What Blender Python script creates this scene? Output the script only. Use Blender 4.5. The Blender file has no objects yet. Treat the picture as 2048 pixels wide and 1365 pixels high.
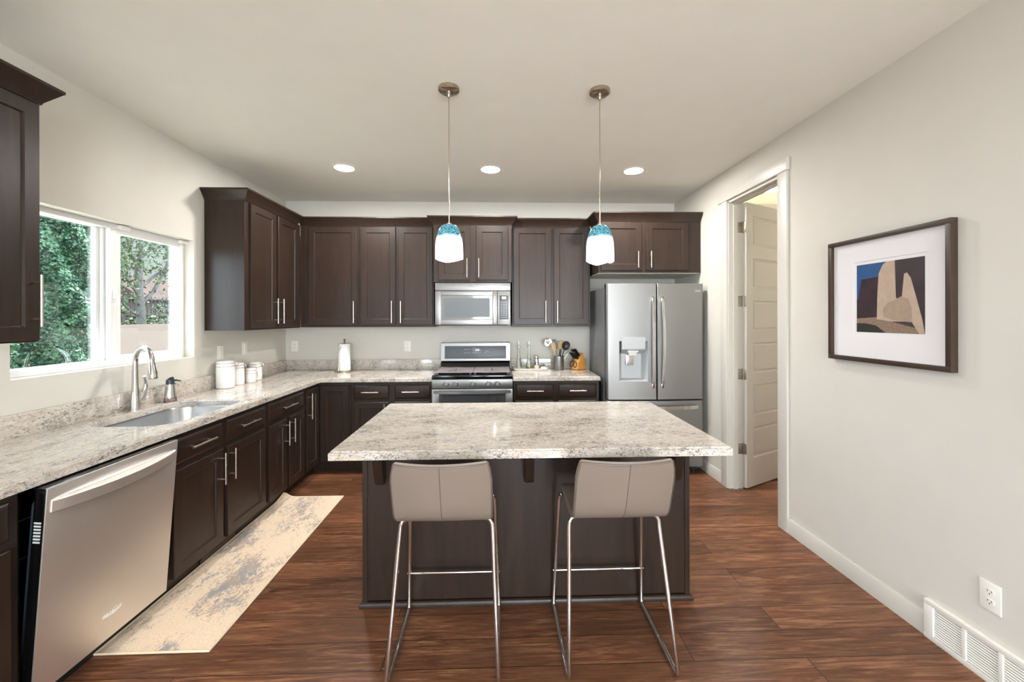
import bpy, bmesh, math, random
from mathutils import Matrix, Vector
D = bpy.data
C = bpy.context.scene.collection
R_ = math.radians
random.seed(7)

# ------------------------------------------------------------------ camera
HC = 1.4615
YAW, ROLL = .0343, .0022
cam_d = D.cameras.new('camera')
cam = D.objects.new('camera', cam_d); C.objects.link(cam)
cam_d.sensor_fit = 'HORIZONTAL'; cam_d.sensor_width = 36
cam_d.lens = 821.73/2048*36
cam_d.shift_y = -(682.5-635.94)/2048
cam_d.clip_start = .05; cam_d.clip_end = 500
cam.matrix_world = (Matrix.Translation((0, 0, HC)) @ Matrix.Rotation(-YAW, 4, 'Z')
                    @ Matrix.Rotation(math.pi/2, 4, 'X') @ Matrix.Rotation(-ROLL, 4, 'Z'))
bpy.context.scene.camera = cam

# ------------------------------------------------------------------ view / world / big lights
sc = bpy.context.scene
sc.view_settings.view_transform = 'Standard'; sc.view_settings.look = 'None'
sc.view_settings.gamma = 1; sc.view_settings.use_curve_mapping = False
sc.view_settings.exposure = .80
w = D.worlds.new('sky'); sc.world = w; w.use_nodes = True
wn = w.node_tree.nodes; wl = w.node_tree.links
bg = wn['Background']; bg.inputs['Color'].default_value = (.70, .85, 1.0, 1); bg.inputs['Strength'].default_value = 6.5

def light(name, kind, loc, energy, color=(1, 1, 1), rot=None, size=None, sy=None, **k):
    l = D.lights.new(name, kind); l.energy = energy; l.color = color
    if size:
        if kind == 'AREA':
            l.size = size
            if sy: l.shape = 'RECTANGLE'; l.size_y = sy
        else: l.shadow_soft_size = size
    for a, b in k.items(): setattr(l, a, b)
    o = D.objects.new(name, l); C.objects.link(o); o.location = loc
    if rot: o.rotation_euler = rot
    return o
sun = light('sun', 'SUN', (0, 12, 9), 8.0, (1, .95, .86), Vector((-.15, -.5, -.85)).to_track_quat('-Z', 'Y').to_euler(), angle=R_(.6))
XL, XR, YB, YF, ZC = -2.288, 1.969, 4.516, -3.6, 2.73
# area lamps for daylight of unseen living-room windows, rear and left; rear b is added fill
RWIN = ((-.72, -.10, .35, 2.45), (.45, 1.78, .35, 2.45)); LWIN = (-3.2, -.9, .5, 2.45)
for nm, (x0_, x1_, z0_, z1_), pw in (('rear_daylight_a', RWIN[0], 20), ('rear_fill_b', RWIN[1], 88)):
    light(nm, 'AREA', ((x0_+x1_)/2, YF+.06, (z0_+z1_)/2), pw, (.93, .98, 1), (R_(-90), 0, math.pi), x1_-x0_-.1, z1_-z0_-.1)
light('left_daylight', 'AREA', (XL+.06, (LWIN[0]+LWIN[1])/2, (LWIN[2]+LWIN[3])/2), 22, (.92, .95, 1), (0, R_(-90), 0), LWIN[3]-LWIN[2]-.1, LWIN[1]-LWIN[0]-.1)
WX0, WX1, WZ0, WZ1 = 2.007, 3.176, 1.172, 2.046          # kitchen window: y and z of the opening
pt = light('window_portal', 'AREA', (XL-.19, (WX0+WX1)/2, (WZ0+WZ1)/2), 1, rot=(0, R_(-90), 0), size=WZ1-WZ0, sy=WX1-WX0)
pt.data.cycles.is_portal = True

# ------------------------------------------------------------------ materials
def srgb(h):
    if isinstance(h, str):
        h = [int(h[i:i+2], 16)/255 for i in (0, 2, 4)]
        return tuple(c/12.92 if c <= .04045 else ((c+.055)/1.055)**2.4 for c in h)
    return tuple(h)
def newmat(name):
    m = D.materials.new(name); m.use_nodes = True
    nt = m.node_tree; return m, nt, nt.nodes['Principled BSDF']
def N(nt, t, **kw):
    n = nt.nodes.new(t)
    for k, v in kw.items():
        if k.startswith('i_'):
            key = k[2:]
            n.inputs[int(key) if key.isdigit() else key.replace('_', ' ')].default_value = v
        else: setattr(n, k, v)
    return n
def L(nt, a, b): nt.links.new(a, b)
def ramp(nt, fac, stops):
    r = N(nt, 'ShaderNodeValToRGB'); e = r.color_ramp.elements
    while len(e) < len(stops): e.new(.5)
    for i, (p, c) in enumerate(stops): e[i].position = p; e[i].color = (*c, 1)
    L(nt, fac, r.inputs['Fac']); return r.outputs['Color']
def coords(nt, scale=(1, 1, 1), kind='Object'):
    tc = N(nt, 'ShaderNodeTexCoord'); mp = N(nt, 'ShaderNodeMapping'); mp.inputs['Scale'].default_value = scale
    L(nt, tc.outputs[kind], mp.inputs['Vector']); return mp.outputs['Vector']
def noise(nt, vec, scale, detail=4, rough=.5, dist=0):
    n = N(nt, 'ShaderNodeTexNoise', i_Scale=scale, i_Detail=detail, i_Roughness=rough, i_Distortion=dist)
    L(nt, vec, n.inputs['Vector']); return n.outputs['Fac']
def mix(nt, fac, a, b, mode='MIX'):
    m = N(nt, 'ShaderNodeMix', data_type='RGBA', blend_type=mode)
    for s, v in ((0, fac), (6, a), (7, b)):
        if hasattr(v, 'links'): L(nt, v, m.inputs[s])
        else: m.inputs[s].default_value = v if s == 0 else (*v, 1)
    return m.outputs[2]
def bump(nt, b, h, strength, dist=.001):
    n = N(nt, 'ShaderNodeBump', i_Strength=strength, i_Distance=dist); L(nt, h, n.inputs['Height']); L(nt, n.outputs['Normal'], b.inputs['Normal'])
def flat(name, col, rough=.5, metal=0., spec=.5, vary=.06, nscale=6., coat=0., bumpy=0., bscale=200.):
    m, nt, b = newmat(name); c = srgb(col)
    v = coords(nt); f = noise(nt, v, nscale)
    L(nt, ramp(nt, f, [(.3, tuple(x*(1-vary) for x in c)), (.7, tuple(min(1, x*(1+vary)) for x in c))]), b.inputs['Base Color'])
    b.inputs['Roughness'].default_value = rough; b.inputs['Metallic'].default_value = metal
    b.inputs['Specular IOR Level'].default_value = spec; b.inputs['Coat Weight'].default_value = coat
    if bumpy: bump(nt, b, noise(nt, v, bscale, 3), bumpy)
    return m
M = {}
M['wall'] = flat('wall_paint', 'CFCAC0', .75, spec=.3, vary=.012, bumpy=.12, bscale=120)
M['ceil'] = flat('ceiling_paint', 'E9E5DB', .85, spec=.2, vary=.012, bumpy=.2, bscale=90)
M['trim'] = flat('trim_white_paint', 'C9C4BA', .38, vary=.01)
M['vinyl'] = flat('window_white_vinyl', 'EEEDEA', .35, vary=.01)
M['white_plastic'] = flat('white_plastic', 'E9E5DC', .3, vary=.01)
M['black'] = flat('black_enamel', '0B0B0C', .12, vary=.1, spec=.6)
M['black_matte'] = flat('black_plastic', '141416', .45, vary=.1)
M['iron'] = flat('grey_cast_iron', '847B7D', .5, vary=.1, nscale=30, metal=.1)
M['dark_void'] = flat('grate_gap_dark', '060505', .8)
M['slot'] = flat('slot_dark', '15110F', .7)
M['ceramic'] = flat('white_ceramic', 'F0EBE6', .12, vary=.01, coat=.3)
M['paper'] = flat('paper_towel', 'F3F1EC', .9, vary=.02, bumpy=.3, bscale=260)
M['grey_plastic'] = flat('charcoal_plastic', '2E3640', .4)
M['navy_screen'] = flat('display_dark', '2B2F4A', .15)
M['grey_glass'] = flat('smoked_grey_glass', '5B5E61', .35, vary=.03, spec=.4)
M['oven_glass'] = flat('oven_dark_glass', '4A4C4F', .06, vary=.05, spec=.8)
M['mw_glass'] = flat('microwave_glass', '6E716E', .07, vary=.04, spec=.9)
M['beech'] = flat('orange_beech_wood', 'D99A4C', .45, vary=.12, nscale=18)
M['tan_wood'] = flat('tan_wood_spoon', 'C9A77C', .55, vary=.1, nscale=25)
M['dark_nylon'] = flat('dark_nylon', '24211E', .38)
M['oil_pale'] = flat('pale_yellow_oil', 'D8CE8E', .08)
M['oil_green'] = flat('olive_oil', '8C8416', .08)
M['salt_pink'] = flat('pink_salt', 'D9BFB2', .6, nscale=300, vary=.25)
M['salt_white'] = flat('white_salt', 'F2EFEA', .7)
M['mat_board'] = flat('white_mat_board', 'DCD8D8', .8, vary=.008)
M['frame_wood'] = flat('dark_brown_frame', '3A2A1E', .4, vary=.12, nscale=20)
M['rubber'] = flat('dark_rubber', '1C1B1A', .6)
M['bronze'] = flat('bronze_register', '4A3A30', .4, metal=.4)
M['brass_nickel'] = flat('warm_nickel', 'B5A894', .28, metal=1)
M['nickel'] = flat('satin_nickel_pull', 'D6C9BE', .3, metal=1)
M['hinge'] = flat('satin_hinge_metal', 'A39C8C', .35, metal=.85)
M['chrome'] = flat('polished_chrome', 'E2E0DF', .07, metal=1, vary=.01)
M['sun_leaf'] = None
M['orange_box'] = flat('orange_cardboard', 'C47A2A', .6)
M['green_box'] = flat('bright_green_plastic', '1F8A34', .5)
M['box_grey'] = flat('grey_carton', '7A746C', .7)
def steel(name, col, rough, axis):
    m, nt, b = newmat(name); c = srgb(col)
    s = [260, 260, 260]; s['xyz'.index(axis)] = 2.
    f = noise(nt, coords(nt, tuple(s)), 1., 3)
    L(nt, ramp(nt, f, [(.25, tuple(x*.985 for x in c)), (.75, tuple(min(1, x*1.012) for x in c))]), b.inputs['Base Color'])
    r = N(nt, 'ShaderNodeMapRange', i_3=rough*.97, i_4=rough*1.03); L(nt, f, r.inputs[0]); L(nt, r.outputs[0], b.inputs['Roughness'])
    b.inputs['Metallic'].default_value = 1
    return m
M['steel'] = steel('brushed_stainless_vertical', '908E8C', .42, 'z')
M['steel_h'] = steel('brushed_stainless_horizontal', '8E8C8A', .36, 'x')
M['steel_dw'] = steel('brushed_stainless_dishwasher', 'EAE4DE', .5, 'z')
M['steel_sink'] = steel('sink_stainless', 'C6C9CE', .26, 'y')
M['steel_pol'] = flat('satin_steel', 'D3D0CC', .16, metal=1, vary=.02)
M['recess_grey'] = flat('silver_grey_plastic', 'B4B6B6', .35, vary=.02, metal=.25)
M['fridge_side'] = flat('fridge_grey_side', '6F7072', .35, vary=.04, metal=.2)
def wood_dark():
    m, nt, b = newmat('espresso_cabinet_wood')
    v = coords(nt, (9, 9, .9)); f = noise(nt, v, 3.2, 6, .62, .6)
    L(nt, ramp(nt, f, [(.25, srgb('231A15')), (.55, srgb('2F221A')), (.85, srgb('392920'))]), b.inputs['Base Color'])
    b.inputs['Roughness'].default_value = .37; b.inputs['Specular IOR Level'].default_value = .30
    b.inputs['Coat Weight'].default_value = .1; b.inputs['Coat Roughness'].default_value = .3
    bump(nt, b, noise(nt, coords(nt, (60, 60, 3)), 4, 3), .06)
    return m
M['wood'] = wood_dark()
def granite(name, stretch):
    m, nt, b = newmat(name)
    v = coords(nt, stretch)
    base = ramp(nt, noise(nt, v, 26, 5, .65), [(.3, srgb('B5A99B')), (.48, srgb('C8BEB3')), (.7, srgb('D6CFC6'))])
    warm = noise(nt, v, 7, 4, .6)
    base = mix(nt, ramp(nt, warm, [(.56, (0, 0, 0)), (.72, (.45, .45, .45))]), base, srgb('C6AD92'))
    big = noise(nt, v, 6, 3, .5)
    def fleck(sc, dist, k, lo, hi, col, amt, base):
        f = noise(nt, v, sc, 4, .62, dist)
        mk = N(nt, 'ShaderNodeMath', operation='MULTIPLY_ADD'); L(nt, big, mk.inputs[0]); mk.inputs[1].default_value = k; L(nt, f, mk.inputs[2])
        return mix(nt, ramp(nt, mk.outputs[0], [(lo, (0, 0, 0)), (hi, (amt,)*3)]), base, srgb(col))
    base = fleck(40, 1.2, .25, .685, .735, '8C8886', .8, base)
    base = fleck(75, 2.0, .30, .735, .775, '3B3634', .95, base)
    base = fleck(120, 1.0, .10, .655, .69, '6E6663', .7, base)
    L(nt, base, b.inputs['Base Color'])
    b.inputs['Roughness'].default_value = .1; b.inputs['Specular IOR Level'].default_value = .5
    return m
M['granite_x'] = granite('cream_granite_grain_across', (.85, 2.0, 2.0))
M['granite_y'] = granite('cream_granite_grain_along', (1.9, .7, 1.9))
def floor_mat():
    m, nt, b = newmat('brown_plank_floor')
    tc = N(nt, 'ShaderNodeTexCoord'); mp = N(nt, 'ShaderNodeMapping'); mp.inputs['Location'].default_value = (.0, -.1575, 0)
    L(nt, tc.outputs['Object'], mp.inputs['Vector'])
    br = N(nt, 'ShaderNodeTexBrick', offset=.37, offset_frequency=2)
    for k, v in (('Scale', 1), ('Mortar Size', .0017), ('Mortar Smooth', .2), ('Bias', 0), ('Brick Width', 1.32), ('Row Height', .1560)): br.inputs[k].default_value = v
    br.inputs['Color1'].default_value = (0, 0, 0, 1); br.inputs['Color2'].default_value = (1, 1, 1, 1); br.inputs['Mortar'].default_value = (.5, .5, .5, 1)
    L(nt, mp.outputs[0], br.inputs['Vector'])
    off = N(nt, 'ShaderNodeVectorMath', operation='MULTIPLY_ADD'); off.inputs[1].default_value = (7.3, 3.1, 5.7)
    L(nt, br.outputs['Color'], off.inputs[0]); L(nt, mp.outputs[0], off.inputs[2])
    def st(s):
        q = N(nt, 'ShaderNodeVectorMath', operation='MULTIPLY'); q.inputs[1].default_value = s; L(nt, off.outputs[0], q.inputs[0]); return q.outputs[0]
    g1 = noise(nt, st((1.3, 15, 1)), 2.2, 6, .65, 1.4); g2 = noise(nt, st((2.6, 75, 1)), 2.5, 5, .7, .8); big = noise(nt, st((1.4, 2.8, 1)), 1.5, 3, .5)
    base = ramp(nt, g1, [(.32, srgb('533524')), (.5, srgb('83543B')), (.68, srgb('AB7F5C'))])
    base = mix(nt, ramp(nt, g2, [(.36, (.8, .8, .8)), (.54, (0, 0, 0))]), base, srgb('472B1F'))
    base = mix(nt, ramp(nt, big, [(.35, (.6, .6, .6)), (.6, (0, 0, 0))]), base, srgb('64442F'))
    tint = ramp(nt, br.outputs['Color'], [(0, (.70, .69, .68)), (1, (1.16, 1.14, 1.12))])
    base = mix(nt, 1., base, tint, 'MULTIPLY')
    # knots
    vo = N(nt, 'ShaderNodeTexVoronoi', i_Scale=1.9); L(nt, st((1, 1.9, 1)), vo.inputs['Vector'])
    base = mix(nt, ramp(nt, vo.outputs['Distance'], [(.02, (.85, .85, .85)), (.065, (0, 0, 0))]), base, srgb('22130D'))
    base = mix(nt, br.outputs['Fac'], base, srgb('1E110B'))
    L(nt, base, b.inputs['Base Color'])
    b.inputs['Roughness'].default_value = .36; b.inputs['Specular IOR Level'].default_value = .28
    ad = N(nt, 'ShaderNodeMath', operation='MULTIPLY_ADD'); L(nt, br.outputs['Fac'], ad.inputs[0]); ad.inputs[1].default_value = -1.6; L(nt, g2, ad.inputs[2])
    bump(nt, b, ad.outputs[0], .25, .0012)
    return m
M['floor'] = floor_mat()
def rug_mat():
    m, nt, b = newmat('distressed_runner_rug')
    v = coords(nt); a = noise(nt, coords(nt, (1, .55, 1)), 4.2, 3, .55, .4); f = noise(nt, coords(nt, (1, .5, 1)), 55, 5, .7, 1.2)
    mk = N(nt, 'ShaderNodeMath', operation='MULTIPLY_ADD'); L(nt, a, mk.inputs[0]); mk.inputs[1].default_value = 1.25; L(nt, f, mk.inputs[2])
    fac = ramp(nt, mk.outputs[0], [(.0, (0, 0, 0)), (.5, (0, 0, 0)), (.66, (.85, .85, .85))])
    mk2 = N(nt, 'ShaderNodeMath', operation='MULTIPLY'); L(nt, mk.outputs[0], mk2.inputs[0]); mk2.inputs[1].default_value = .5
    fac = ramp(nt, mk2.outputs[0], [(.55, (0, 0, 0)), (.63, (.8, .8, .8))])
    cr = ramp(nt, noise(nt, v, 130, 3), [(.35, srgb('E8CDAE')), (.65, srgb('F3E0C8'))])
    gr = ramp(nt, noise(nt, v, 7, 2), [(.4, srgb('8A8D94')), (.62, srgb('A5958C'))])
    L(nt, mix(nt, fac, cr, gr), b.inputs['Base Color']); b.inputs['Roughness'].default_value = .95; b.inputs['Specular IOR Level'].default_value = .15
    bump(nt, b, noise(nt, v, 420, 2), .5, .002)
    return m
M['rug'] = rug_mat()
M['rug_edge'] = flat('cream_rug_binding', 'E8D4B6', .9)
M['leather'] = flat('taupe_leather', '7F7166', .42, vary=.03, nscale=4, spec=.45, bumpy=.12, bscale=500)
M['leather_edge'] = flat('pinkish_leather_edge', '97806F', .45, vary=.03)
M['piping'] = flat('dark_piping', '5C5149', .5)
def clear(name, col, rough=.02, fac=.08, dens=None):
    m, nt, b = newmat(name); nt.nodes.remove(b)
    tr = N(nt, 'ShaderNodeBsdfTransparent'); tr.inputs[0].default_value = (*col, 1)
    gl = N(nt, 'ShaderNodeBsdfGlossy', i_Roughness=rough); fr = N(nt, 'ShaderNodeFresnel', i_IOR=1.45)
    mr = N(nt, 'ShaderNodeMapRange', i_3=fac*.4, i_4=min(1, fac*6)); L(nt, fr.outputs[0], mr.inputs[0])
    mx = N(nt, 'ShaderNodeMixShader'); L(nt, mr.outputs[0], mx.inputs[0]); L(nt, tr.outputs[0], mx.inputs[1]); L(nt, gl.outputs[0], mx.inputs[2])
    L(nt, mx.outputs[0], nt.nodes['Material Output'].inputs[0]); return m
M['pane'] = clear('window_glass', (.97, .99, .98), .0, .05)
M['bottle'] = clear('clear_bottle_glass', (.93, .95, .93), .03, .12)
M['clear_plastic'] = clear('clear_plastic', (.9, .9, .9), .1, .15)
M['soap_liquid'] = clear('lilac_soap_base', (.72, .62, .66), .08, .15)
def emit(name, col, s):
    m, nt, b = newmat(name); b.inputs['Base Color'].default_value = (.9, .9, .9, 1)
    b.inputs['Emission Color'].default_value = (*col, 1); b.inputs['Emission Strength'].default_value = s; return m
M['led'] = emit('recessed_lamp_glow', (1, .98, .95), 300)
M['led_pantry'] = emit('pantry_lamp_glow', (1, .97, .92), 190)
M['clock'] = emit('clock_digits_glow', (.8, .9, 1), 1.2)
M['lcd'] = flat('microwave_lcd', 'AEB8C4', .2)
def shade_mat():
    m, nt, b = newmat('teal_to_white_art_glass')
    tc = N(nt, 'ShaderNodeTexCoord'); sp = N(nt, 'ShaderNodeSeparateXYZ'); L(nt, tc.outputs['Object'], sp.inputs[0])
    nz = noise(nt, tc.outputs['Object'], 30, 2)
    zz = N(nt, 'ShaderNodeMath', operation='MULTIPLY_ADD'); L(nt, nz, zz.inputs[0]); zz.inputs[1].default_value = .022; L(nt, sp.outputs['Z'], zz.inputs[2])
    mr = N(nt, 'ShaderNodeMapRange', i_1=-.838, i_2=-.803); L(nt, zz.outputs[0], mr.inputs[0])       # 0 white .. 1 teal
    v = N(nt, 'ShaderNodeTexNoise', i_Scale=55, i_Detail=3, i_Distortion=3.5); L(nt, tc.outputs['Object'], v.inputs['Vector'])
    teal = ramp(nt, v.outputs['Fac'], [(.38, srgb('0F4E63')), (.5, srgb('2C8599')), (.56, srgb('9AD6DE')), (.62, srgb('1F7388'))])
    col = mix(nt, mr.outputs[0], (1, .99, .97), teal)
    L(nt, col, b.inputs['Base Color']); L(nt, col, b.inputs['Emission Color'])
    es = N(nt, 'ShaderNodeMapRange', i_3=1.6, i_4=.10); L(nt, mr.outputs[0], es.inputs[0]); L(nt, es.outputs[0], b.inputs['Emission Strength'])
    b.inputs['Roughness'].default_value = .12
    return m
M['shade'] = shade_mat()
def leafmat(name, a, c, d):
    m, nt, b = newmat(name); v = coords(nt)
    L(nt, ramp(nt, noise(nt, v, 9, 4, .7), [(.3, srgb(a)), (.5, srgb(c)), (.72, srgb(d))]), b.inputs['Base Color'])
    b.inputs['Roughness'].default_value = .3; b.inputs['Specular IOR Level'].default_value = .6
    return m
M['leaf'] = leafmat('dark_green_leaves', '0E2B1A', '2E5A3B', '7FA07C')  # palest tone paints sunlit highlights into the leaf colour
M['leaf2'] = leafmat('bright_tree_leaves', '18290F', '34491A', '5D6C2A')
M['bark'] = flat('pale_grey_bark', '55504B', .85, vary=.3, nscale=14)
M['stucco'] = flat('beige_stucco', '5F5047', .9, vary=.05, bumpy=.3)
M['hill'] = flat('hazy_grey_hill', '3A3833', .95, vary=.22, nscale=.35)
M['dirt'] = flat('reddish_yard_ground', '443028', .95, vary=.25, nscale=1.5)
M['teal_roof'] = flat('pale_teal_roof', '405757', .8)
M['pink_wall'] = flat('pinkish_wall', '5E484A', .9)
M['fence_iron'] = flat('black_iron', '191A1D', .5)
M['art_sky'] = None
M['bounce_slab'] = flat('pale_bounce_slab', 'CFC8BC', .9, vary=.05)
def artsky():
    m, nt, b = newmat('print_blue_sky'); v = coords(nt); sp = N(nt, 'ShaderNodeSeparateXYZ'); L(nt, v, sp.inputs[0])
    mr = N(nt, 'ShaderNodeMapRange', i_1=.15, i_2=.36); L(nt, sp.outputs['Z'], mr.inputs[0])
    L(nt, ramp(nt, mr.outputs[0], [(0, srgb('7FA3C4')), (.5, srgb('3C6A9C')), (1, srgb('27507F'))]), b.inputs['Base Color']); b.inputs['Roughness'].default_value = .35; return m
M['art_sky'] = artsky()
M['art_dark'] = flat('print_dark_maroon', '33242A', .35, vary=.35, nscale=14)
M['art_brown'] = flat('print_brown_shadow', '3A2E31', .35, vary=.3, nscale=10)
M['art_tan'] = flat('print_tan_adobe', 'B39E8B', .35, vary=.08, nscale=24)
M['art_tan2'] = flat('print_tan_adobe_dim', 'A08B79', .35, vary=.1, nscale=24)
M['art_ground'] = flat('print_stony_ground', '86705F', .35, vary=.35, nscale=140)
M['art_black'] = flat('print_dark_slope', '2E2C28', .35, vary=.2, nscale=20)
M['white_mark'] = flat('printed_white_marks', 'C8CBCB', .4)
M['silver_mark'] = flat('raised_silver_lettering', 'EDEBE7', .3, metal=.1, vary=.01)
M['oak'] = None

# ------------------------------------------------------------------ mesh helpers
def frame(u, v, n, o):
    return Matrix(((u[0], v[0], n[0], o[0]), (u[1], v[1], n[1], o[1]), (u[2], v[2], n[2], o[2]), (0, 0, 0, 1)))
I4 = Matrix.Identity(4)
class MB:
    def __init__(s, T=I4): s.b = bmesh.new(); s.T = T
    def _add(s, t):
        t.transform(s.T); me = D.meshes.new('t'); t.to_mesh(me); t.free(); s.b.from_mesh(me); D.meshes.remove(me); return s
    def box(s, x0, x1, y0, y1, z0, z1, bev=0., seg=2, mi=0):
        t = bmesh.new(); bmesh.ops.create_cube(t, size=1)
        for q in t.verts: q.co = Vector(((x0+x1)/2+q.co.x*(x1-x0), (y0+y1)/2+q.co.y*(y1-y0), (z0+z1)/2+q.co.z*(z1-z0)))
        if bev: bmesh.ops.bevel(t, geom=t.edges[:], offset=bev, segments=seg, affect='EDGES', profile=.6)
        for f in t.faces: f.material_index = mi
        return s._add(t)
    def raw(s, vs, fs, mi=0):
        t = bmesh.new(); q = [t.verts.new(p) for p in vs]
        for f in fs:
            try: t.faces.new([q[i] for i in f]).material_index = mi
            except ValueError: pass
        bmesh.ops.recalc_face_normals(t, faces=t.faces[:])
        return s._add(t)
    def tube(s, pts, r, seg=10, cap=True, mi=0, sq=None):
        pts = [Vector(p) for p in pts]; n = len(pts); rs = r if isinstance(r, (list, tuple)) else [r]*n
        t = bmesh.new(); rings = []; up = None
        for i, p in enumerate(pts):
            d = (pts[min(i+1, n-1)]-pts[max(i-1, 0)]).normalized()
            if up is None: up = Vector((0, 0, 1)) if abs(d.z) < .9 else Vector((1, 0, 0))
            a = d.cross(up).normalized(); up = a.cross(d).normalized()
            if sq:
                ring = [p+a*x*sq[0]/2+up*y*sq[1]/2 for x, y in ((1, 1), (-1, 1), (-1, -1), (1, -1))]
            else: ring = [p+(a*math.cos(k*2*math.pi/seg)+up*math.sin(k*2*math.pi/seg))*rs[i] for k in range(seg)]
            rings.append([t.verts.new(q) for q in ring])
        m = len(rings[0])
        for i in range(n-1):
            for k in range(m): t.faces.new((rings[i][k], rings[i][(k+1) % m], rings[i+1][(k+1) % m], rings[i+1][k])).material_index = mi
        if cap: t.faces.new(rings[0][::-1]).material_index = mi; t.faces.new(rings[-1]).material_index = mi
        bmesh.ops.recalc_face_normals(t, faces=t.faces[:])
        return s._add(t)
    def cyl(s, a, b, r, seg=16, r2=None, mi=0): return s.tube([a, b], [r, r if r2 is None else r2], seg, mi=mi)
    def lathe(s, c, prof, seg=24, mi=0, close=False):
        t = bmesh.new(); rings = []
        for r, z in prof:
            if r < 1e-6: rings.append([t.verts.new((c[0], c[1], c[2]+z))])
            else: rings.append([t.verts.new((c[0]+r*math.cos(k*2*math.pi/seg), c[1]+r*math.sin(k*2*math.pi/seg), c[2]+z)) for k in range(seg)])
        for A, B in zip(rings, rings[1:]):
            for k in range(seg):
                j = (k+1) % seg
                if len(A) == 1 and len(B) == 1: continue
                if len(A) == 1: f = (A[0], B[j], B[k])
                elif len(B) == 1: f = (A[k], A[j], B[0])
                else: f = (A[k], A[j], B[j], B[k])
                t.faces.new(f).material_index = mi
        bmesh.ops.recalc_face_normals(t, faces=t.faces[:])
        return s._add(t)
    def prism(s, poly, axis, a, b, bev=0., mi=0):
        """poly of (p,q): axis 'x' -> (y,z), 'y' -> (x,z), 'z' -> (x,y)"""
        t = bmesh.new(); n = len(poly)
        def P(p, w): return {'x': (w, p[0], p[1]), 'y': (p[0], w, p[1]), 'z': (p[0], p[1], w)}[axis]
        A = [t.verts.new(P(p, a)) for p in poly]; B = [t.verts.new(P(p, b)) for p in poly]
        t.faces.new(A); t.faces.new(B[::-1])
        for i in range(n): t.faces.new((A[i], B[i], B[(i+1) % n], A[(i+1) % n]))
        bmesh.ops.recalc_face_normals(t, faces=t.faces[:])
        if bev: bmesh.ops.bevel(t, geom=[e for e in t.edges if e.calc_face_angle(0) > .5], offset=bev, segments=2, affect='EDGES')
        for f in t.faces: f.material_index = mi
        return s._add(t)
    def sweep(s, path, prof, mi=0):
        """moulding: plan polyline (x,y), profile (out,z); outward = right of travel"""
        n = len(path); vs = []; fs = []; m = len(prof); P = [Vector((p[0], p[1])) for p in path]
        for i in range(n):
            ns = []
            if i > 0: d = (P[i]-P[i-1]).normalized(); ns.append(Vector((d.y, -d.x)))
            if i < n-1: d = (P[i+1]-P[i]).normalized(); ns.append(Vector((d.y, -d.x)))
            o = ns[0] if len(ns) == 1 else (ns[0]+ns[1])/(1+ns[0].dot(ns[1]))
            vs += [(P[i].x+o.x*a, P[i].y+o.y*a, z) for a, z in prof]
        for i in range(n-1):
            for k in range(m): fs.append((i*m+k, i*m+(k+1) % m, (i+1)*m+(k+1) % m, (i+1)*m+k))
        fs.append(tuple(range(m))); fs.append(tuple(range((n-1)*m, n*m)))
        return s.raw(vs, fs, mi)
    def build(s, name, mats, parent=None, smooth=40, local=False, base=True, **tags):
        me = D.meshes.new(name); o = D.objects.new(name, me)
        org = Vector((0, 0, 0))
        if parent is not None:
            p = parent
            while p is not None: org += Vector(p.location); p = p.parent
            o.parent = parent
        elif base and s.b.verts:
            xs = [v.co for v in s.b.verts]
            org = Vector(((min(v.x for v in xs)+max(v.x for v in xs))/2, (min(v.y for v in xs)+max(v.y for v in xs))/2, min(v.z for v in xs)))
            o.location = org
        if not local and org.length > 0: bmesh.ops.translate(s.b, verts=s.b.verts[:], vec=-org)
        s.b.to_mesh(me); s.b.free()
        for m in (mats if isinstance(mats, (list, tuple)) else [mats]): me.materials.append(M[m])
        for p in me.polygons: p.use_smooth = True
        me.set_sharp_from_angle(angle=R_(smooth))
        C.objects.link(o)
        for k, v in tags.items(): o[k] = v
        return o
def tag(o, label, cat, group=None):
    o['label'] = label; o['category'] = cat
    if group: o['group'] = group
    return o
def root(name, loc, label, cat, group=None):
    o = D.objects.new(name, None); C.objects.link(o); o.location = loc; o.empty_display_size = .05
    return tag(o, label, cat, group)
def struct(name, mb, mat, **k):
    o = mb.build(name, mat, base=False, **k); o['kind'] = 'structure'; return o
def text(body, size, T, name, mat, parent, ext=.0006, shear=0., align='CENTER', **tags):
    cu = D.curves.new('t', 'FONT'); cu.body = body; cu.size = size; cu.extrude = ext; cu.shear = shear; cu.align_x = align; cu.align_y = 'CENTER'
    cu.resolution_u = 3
    ob = D.objects.new('t', cu); C.objects.link(ob)
    dg = bpy.context.evaluated_depsgraph_get(); me = D.meshes.new_from_object(ob.evaluated_get(dg))
    D.objects.remove(ob); D.curves.remove(cu)
    b = MB(T); t = bmesh.new(); t.from_mesh(me); D.meshes.remove(me); b._add(t)
    return b.build(name, mat, parent, **tags)
def arc(c, r, a0, a1, n, plane='xz'):
    out = []
    for i in range(n+1):
        a = R_(a0+(a1-a0)*i/n)
        p = (r*math.cos(a), r*math.sin(a))
        out.append({'xz': (c[0]+p[0], c[1], c[2]+p[1]), 'yz': (c[0], c[1]+p[0], c[2]+p[1]), 'xy': (c[0]+p[0], c[1]+p[1], c[2])}[plane])
    return out

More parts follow.
